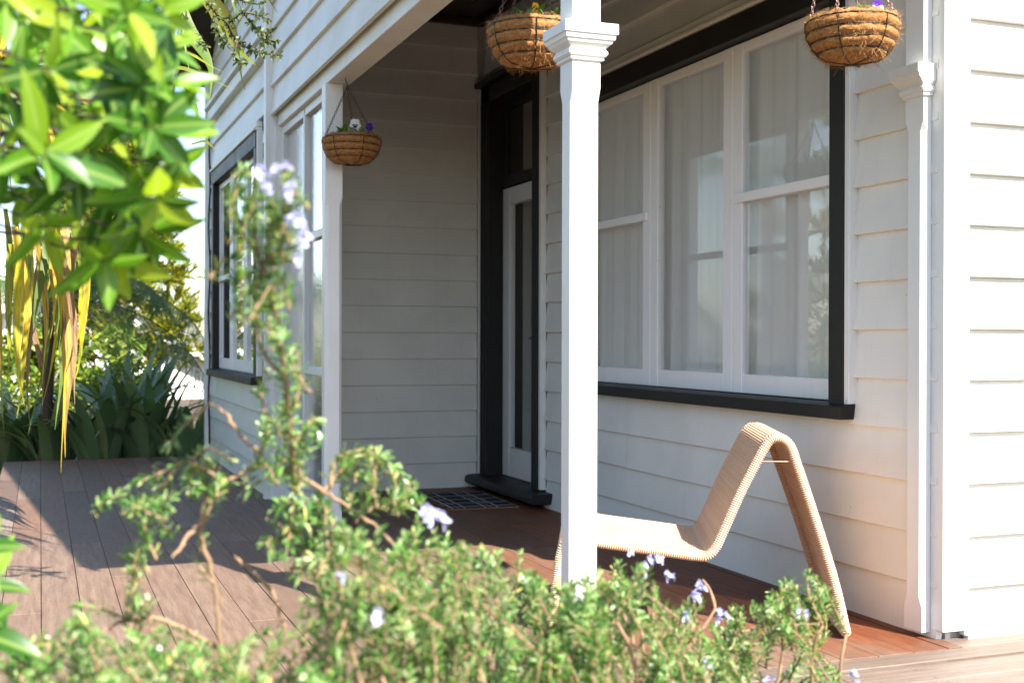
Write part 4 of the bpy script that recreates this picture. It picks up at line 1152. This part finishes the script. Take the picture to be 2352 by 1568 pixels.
for x0, y0, x1, y1, ws_ in ((430, -80, 580, 198, 1.5), (370, -40, 496, 226, 1.6), (480, -60, 592, 160, 1.1), (330, 100, 520, 168, .45), (330, 150, 545, 205, .4), (560, -40, 642, 30, .4), (450, -120, 560, 60, .6), (420, 190, 468, 340, .35), (440, 330, 505, 345, .3), (360, -100, 440, 160, .6)):
    a = P(x0, y0, 4.5); v = P(x1, y1, 4.35) - a
    o = link('leaf', rk.choice(gb), cab2, a - C2); q = Vector((0, 0, -1)).rotation_difference(v.normalized()); o.rotation_euler = (q @ Quaternion((0, 0, 1), R(-20 + rk.uniform(-30, 30)))).to_euler(); o.scale = (ws_, ws_, v.length)
for k in range(40):
    a = rk.uniform(0, 6.28); el = rk.uniform(-20, 75); dirv = Vector((math.cos(a) * math.cos(R(el)), math.sin(a) * math.cos(R(el)), math.sin(R(el))))
    o = link('leaf', rk.choice(gb), cab2, cr2 - C2); o.rotation_euler = Vector((0, 0, -1)).rotation_difference(dirv).to_euler(); o.scale = (.9, .9, rk.uniform(.5, .85))

# ------------------------------------------------------------------ fine twiggy branch at the top
tt = thing('twiggy_shrub', 'fine leaved twiggy branch reaching across the top of the gable wall', 'shrub', (-1.0, 3.4, -0.36)); TO = tt.location
m = MB(); lf = MB()
limb = spline([Vector((0, 0, 0)), Vector((.1, .1, 1.4)), P(150, -420, 3.6) - TO, P(400, -90, 3.7) - TO], 6); m.tube(limb, [.03 - .0013 * i for i in range(19)], 7)
tw = [[(400, -90), (470, 0), (520, 50), (560, 30), (620, 45)], [(520, 50), (545, 95), (590, 120), (640, 128)], [(470, 0), (520, -10), (590, 10), (640, -20)], [(545, 95), (540, 130), (560, 150)], [(430, -50), (420, 20), (440, 80), (470, 110)], [(490, 25), (500, 70), (520, 105)], [(560, 30), (590, 70), (625, 75)], [(590, 120), (610, 95), (635, 100)], [(400, -90), (330, -20), (290, 40), (250, 60)], [(330, -20), (345, 60), (330, 110)], [(290, 40), (300, 90), (270, 120)]]
for path in tw:
    pts = spline([P(x, y, 3.7 + rk.uniform(-.06, .06)) for x, y in path], 6); m.tube([p - TO for p in pts], [.004 - .003 * i / len(pts) for i in range(len(pts))], 5)
    for p, q in zip(pts[2:-1], pts[3:]):
        d = (q - p).normalized()
        for _ in range(7):
            dd = (rvec(rk) + d * .6).normalized(); sd = dd.cross(rvec(rk)).normalized(); needle(lf, p.lerp(q, rk.random()) - TO, dd, rk.uniform(.012, .028), .0034, sd)
m.build('branches', trunk_m, tt, True); tag(lf.build('leaves', sprig_m, tt), kind='stuff')

# ------------------------------------------------------------------ tree fern
def frond_mesh(L, droop, seed):
    q = random.Random(seed); m = MB(); n = 30; pts = []
    ang = R(38); p = Vector((0, 0, 0))
    for i in range(n + 1):
        pts.append(p.copy()); a = ang - droop * (i / n) ** 1.15; p = p + Vector((0, math.cos(a), math.sin(a))) * (L / n)
    m.tube(pts, [.007 - .006 * i / n for i in range(n + 1)], 4, False)
    for i in range(2, n):
        for sub in (0, .5):
            c = pts[i].lerp(pts[min(i + 1, n)], sub); t = (i + sub) / n; d = (pts[i + 1] - pts[i]).normalized(); upv = Vector((1, 0, 0)).cross(d)
            pl = .34 * L * .75 * math.sin(math.pi * min(1, .12 + t * .88)) ** .8
            for s in (-1, 1):
                ax = (Vector((s, 0, 0)) + d * .55 - upv * .30 + rvec(q) * .05).normalized(); k = max(4, int(pl / .014))
                for j in range(k):
                    b0 = c + ax * (pl * j / k) - upv * (.16 * pl * (j / k) ** 2); ll = .026 * (1 - .75 * j / k)
                    for s2 in (-1, 1):
                        e = b0 + (d * s2 + ax * .45).normalized() * ll - upv * .004; e2 = b0 + ax * .010
                        m.add([b0, e, e2], [(0, 1, 2)])
    return m


rf = random.Random(9)
fme = []
for k, (L, dr_) in enumerate(((1.55, 1.9), (1.75, 2.15), (1.35, 1.7))):
    o = frond_mesh(L, dr_, k).build('frond', fern_m); fme.append(o.data); bpy.data.objects.remove(o)
def tree_fern(label, base, top, dirs, seed):
    q = random.Random(seed); t = thing('tree_fern', label, 'tree fern', base); B = Vector(base)
    m = MB(); pts = spline([B, B.lerp(Vector(top), .5) + Vector((.03, 0, 0)), top], 8); m.tube([p - B + rvec(q) * .006 for p in pts], [.050 + q.uniform(-.006, .006) for _ in pts], 9); m.build('trunk', trunk_m, t, True)
    for az, tilt, s_, k in dirs:
        o = link('frond', fme[k], t, Vector(top) - B); o.rotation_euler = (R(tilt), 0, R(az)); o.scale = (s_,) * 3
ft = P(110, 690, 10.5); fb = P(90, 1060, 10.5); fb.z = -.36
# azimuth 0 = +Y, -90 = +X
tree_fern('tree fern with long drooping fronds behind the end of the deck', tuple(fb), tuple(ft), [(-97, -34, 1.45, 1), (-88, -12, 1.15, 0), (-60, 5, .95, 0), (-125, 0, .95, 0), (-150, -12, 1.0, 1), (175, -8, .9, 2), (140, -10, 1.0, 1), (100, -5, 1.0, 0), (60, 0, 1.0, 1), (20, 5, .9, 2), (-25, 8, .95, 0), (-80, 16, .8, 2), (-170, 12, .75, 2)], 1)
tree_fern('tree fern standing left of the deck seen in the window reflection', (-1.9, 9.2, -.36), (-1.8, 9.15, 1.25), [(a, rf.uniform(-10, 14), rf.uniform(.8, 1.05), rf.randrange(3)) for a in range(0, 360, 33)], 2)

# ------------------------------------------------------------------ flax clumps
def flax_mesh(L, W, arch, seed, n=10):
    q = random.Random(seed); m = MB(); p = Vector((0, 0, 0)); a = R(84); vs = []
    for i in range(n + 1):
        t = i / n; h = W * (.55 + .45 * math.sin(math.pi * min(1, t * 1.3))) * (1 if t < .6 else max(.02, 1 - ((t - .6) / .4) ** 1.6))
        nrm_ = Vector((0, -math.sin(a), math.cos(a)))
        vs += [p + Vector((-h, 0, 0)) + nrm_ * h * .35, p, p + Vector((h, 0, 0)) + nrm_ * h * .35]
        a -= arch * (t ** 1.6) * 2.4 / n; p = p + Vector((0, math.cos(a), math.sin(a))) * (L / n)
    m.add(vs, [(i * 3 + j, i * 3 + j + 1, (i + 1) * 3 + j + 1, (i + 1) * 3 + j) for i in range(n) for j in (0, 1)]); return m


fx = []
for k in range(6):
    o = flax_mesh(1.0, .052 + .005 * (k % 3), (.3, .7, 1.2, 1.6, 2.0, 2.4)[k], k).build('leaf', flax_m, None, True); fx.append(o.data); bpy.data.objects.remove(o)
def flax(label, loc, n, size, seed):
    q = random.Random(seed); t = thing('flax_clump', label, 'plant', loc, 'flax clumps behind the deck')
    for i in range(n):
        a = q.uniform(0, 6.28); k = q.randrange(6); o = link('leaf', fx[k], t, (math.cos(a) * .06, math.sin(a) * .06, 0))
        o.rotation_euler = (R(-q.uniform(0, 14) - 6 * (k < 2)), R(q.uniform(-8, 8)), a - math.pi / 2); s_ = size * q.uniform(.75, 1.15); o.scale = (s_ * q.uniform(.9, 1.25), s_, s_)
for i, (px_, y, n_, s_, lab) in enumerate(((120, 11.35, 24, 1.05, 'flax clump beside the tree fern trunk at the far left'), (230, 11.25, 30, 1.15, 'flax clump left of the middle behind the deck'), (330, 11.35, 30, 1.2, 'flax clump in the middle of the row behind the deck'), (425, 11.2, 26, 1.05, 'flax clump nearest the gable corner'), (285, 12.2, 24, 1.35, 'taller flax clump behind the middle of the row'), (20, 11.6, 22, 1.15, 'flax clump at the left edge beyond the deck'))):
    d = y / (.9332 - .3593 * (px_ - 1176) / 2814); q = P(px_, 1000, d); flax(lab, (q.x, q.y, -.37), n_, s_, 60 + i)

# ------------------------------------------------------------------ small leaved bushes
def leaf_cloud(mb, c, rad, n, size, q, squash=.85):
    for _ in range(n):
        v = rvec(q) * (q.random() ** .35); p = c + Vector((v.x * rad, v.y * rad, v.z * rad * squash)); d = (rvec(q) + Vector((0, 0, .3))).normalized(); s = d.cross(rvec(q)).normalized(); L = size * q.uniform(.6, 1.2)
        b = len(mb.v); mb.v += [tuple(p), tuple(p + d * L * .5 + s * L * .28), tuple(p + d * L), tuple(p + d * L * .5 - s * L * .28)]; mb.f.append((b, b + 1, b + 2, b + 3)); mb.m.append(0)


def bush(label, loc, r, h, n, size, seed, mat_=None, cat='bush'):
    q = random.Random(seed); t = thing('garden_bush', label, cat, loc); m = MB(); s = MB()
    for k in range(max(7, int(r * 16))):
        a = q.uniform(0, 6.28); rr_ = r * math.sqrt(q.random()) * .85; c = Vector((math.cos(a) * rr_, math.sin(a) * rr_, h * q.uniform(.25, .95) * (1 - .35 * (rr_ / r) ** 2)))
        s.tube(bez((q.uniform(-.05, .05), q.uniform(-.05, .05), 0), (c.x * .3, c.y * .3, c.z * .6), c, 5), [.014 * h, .011 * h, .009 * h, .007 * h, .005 * h, .003 * h], 5)
        leaf_cloud(m, c, r * q.uniform(.24, .42), n // max(7, int(r * 16)), size, q)
    s.build('stems', grey_bark_m, t, True); tag(m.build('foliage', mat_ or bush_m, t), kind='stuff')
q0 = P(270, 900, 12.6); bush('lime green bush between the flax and the white building', (q0.x, q0.y, -.36), .55, 1.25, 2600, .07, 1)
q0 = P(60, 900, 13.5); bush('green bush behind the tree fern', (q0.x, q0.y, -.36), .9, 1.5, 3000, .08, 2)
q0 = P(160, 800, 14.6); bush('leafy green shrub hiding the foot of the white building', (q0.x, q0.y, -.36), .95, 1.9, 3600, .11, 12)
bush('rounded shrub at the left side of the deck seen in the glass', (-1.35, 6.4, -.36), .75, 1.35, 2600, .06, 3)
bush('loose shrub beside the deck further along seen in the glass', (-1.9, 11.0, -.36), .8, 1.3, 2400, .07, 4)
bush('tall shrub across the garden seen in the glass', (-3.6, 8.0, -.36), 1.3, 2.6, 4200, .09, 5)
bush('dark shrub beyond the tree fern seen in the glass', (-4.2, 13.0, -.36), 1.3, 2.3, 4200, .10, 6)
bush('low shrub near the camera at the left of the deck', (-1.5, 3.9, -.36), .7, 1.0, 2000, .06, 7)

# ------------------------------------------------------------------ conifer behind
def conifer(label, loc, h, seed, spread=2.4, lo=.12):
    q = random.Random(seed); t = thing('conifer', label, 'tree', loc); w_ = MB(); f_ = MB()
    w_.tube([(0.05 * math.sin(z), .05 * math.cos(z * 1.3), z) for z in [h * k / 12 for k in range(13)]], [.14 - .010 * k for k in range(13)], 8)
    nb = int(h * 9)
    for k in range(nb):
        z = h * (lo + (1 - lo) * k / nb); a = k * 2.39996 + q.uniform(-.3, .3); L = spread * (1 - (z / h) ** 1.5 * .85) * q.uniform(.65, 1.1)
        dirh = Vector((math.cos(a), math.sin(a), 0)); p0 = Vector((0, 0, z)); p2 = p0 + dirh * L + Vector((0, 0, L * q.uniform(.05, .35))); p1 = p0 + dirh * L * .5 + Vector((0, 0, -.06 * L))
        pts = bez(p0, p1, p2, 8); w_.tube(pts, [.030 - .003 * i for i in range(9)], 5)
        for i in range(2, 9):
            for _ in range(5 if i < 5 else 6):
                sd = (rvec(q) * .8 + dirh * .6 + Vector((0, 0, .35))).normalized(); tl = q.uniform(.16, .42); tip = pts[i] + sd * tl
                w_.tube([pts[i], tip], [.007, .003], 3, False)
                for j in range(22):
                    b = pts[i].lerp(tip, .25 + .75 * q.random()); d = (rvec(q) * .75 + sd * .8 + Vector((0, 0, .35))).normalized(); s = d.cross(rvec(q)).normalized(); ll = q.uniform(.10, .22)
                    bb = len(f_.v); f_.v += [tuple(b - s * .016), tuple(b + s * .016), tuple(b + d * ll)]; f_.f.append((bb, bb + 1, bb + 2)); f_.m.append(0)
    w_.build('trunk', grey_bark_m, t, True); tag(f_.build('crown', conifer_m, t), kind='stuff')
q0 = P(262, 800, 18.0); conifer('yellow green conifer standing in front of the white building', (q0.x, q0.y, -.36), 6.0, 1, 1.35, .16)
conifer('tall conifer across the garden seen in the window reflection', (-6.2, 14.5, -.36), 6.0, 2, 2.2)

# palm whose fronds show in the window glass
pt = thing('palm_tree', 'palm with arching feather fronds mirrored in the wide window', 'palm', (-2.3, 11.6, -.36))
m = MB(); m.tube([(0.02 * k, 0, .3 * k) for k in range(11)], [.13 - .004 * k for k in range(11)], 9); m.build('trunk', trunk_m, pt, True)
def palm_frond(L, n=34):
    m = MB(); pts = []; p = Vector((0, 0, 0)); a = R(58)
    for i in range(n + 1): pts.append(p.copy()); a -= 1.9 / n; p = p + Vector((0, math.cos(a), math.sin(a))) * (L / n)
    m.tube(pts, [.012 - .009 * i / n for i in range(n + 1)], 4, False)
    for i in range(4, n):
        d = (pts[i + 1] - pts[i]).normalized(); ll = .42 * math.sin(math.pi * min(1, .15 + .85 * i / n)) ** .7
        for s in (-1, 1):
            e = pts[i] + (Vector((s, 0, 0)) + d * .8 + Vector((0, 0, -.25))).normalized() * ll; m.add([pts[i] - d * .012, pts[i] + d * .012, e], [(0, 1, 2)])
    return m
o = palm_frond(1.7).build('frond', flax_m); pf = o.data; bpy.data.objects.remove(o)
for k in range(13):
    o = link('frond', pf, pt, (.2, 0, 3.0)); o.rotation_euler = (R(rf.uniform(-22, 22)), 0, R(k * 27.7)); s_ = rf.uniform(.85, 1.1); o.scale = (s_,) * 3

# ------------------------------------------------------------------ neighbouring building
nb = thing('neighbour_house', 'white gabled building with grey roof beyond the garden', 'house', (.3, 28, -2.5))
m = MB(); ap = 4.6; ev = 2.62; hw = 4.0
m.loft([[(-hw, y, 0), (hw, y, 0), (hw, y, ev), (0, y, ap), (-hw, y, ev)] for y in (7, 0)]); m.build('wall', far_white_m, nb)
for s in (-1, 1):
    m = MB(); sl_ = (ap - ev) / hw
    pts = [(0, -.35, ap + .06), (s * (hw + .4), -.35, ev - .4 * sl_ + .06), (s * (hw + .4), 7.3, ev - .4 * sl_ + .06), (0, 7.3, ap + .06)]
    if s < 0: pts.reverse()
    slab(m, pts, .10); m.build('roof', far_roof_m, nb)
    m = MB(); pts = [(0, -.40, ap - .10), (s * (hw + .4), -.40, ev - .4 * sl_ - .10), (s * (hw + .4), -.36, ev - .4 * sl_ - .10), (0, -.36, ap - .10)]
    if s < 0: pts.reverse()
    slab(m, pts, .20); m.build('barge_board', far_white_m, nb)
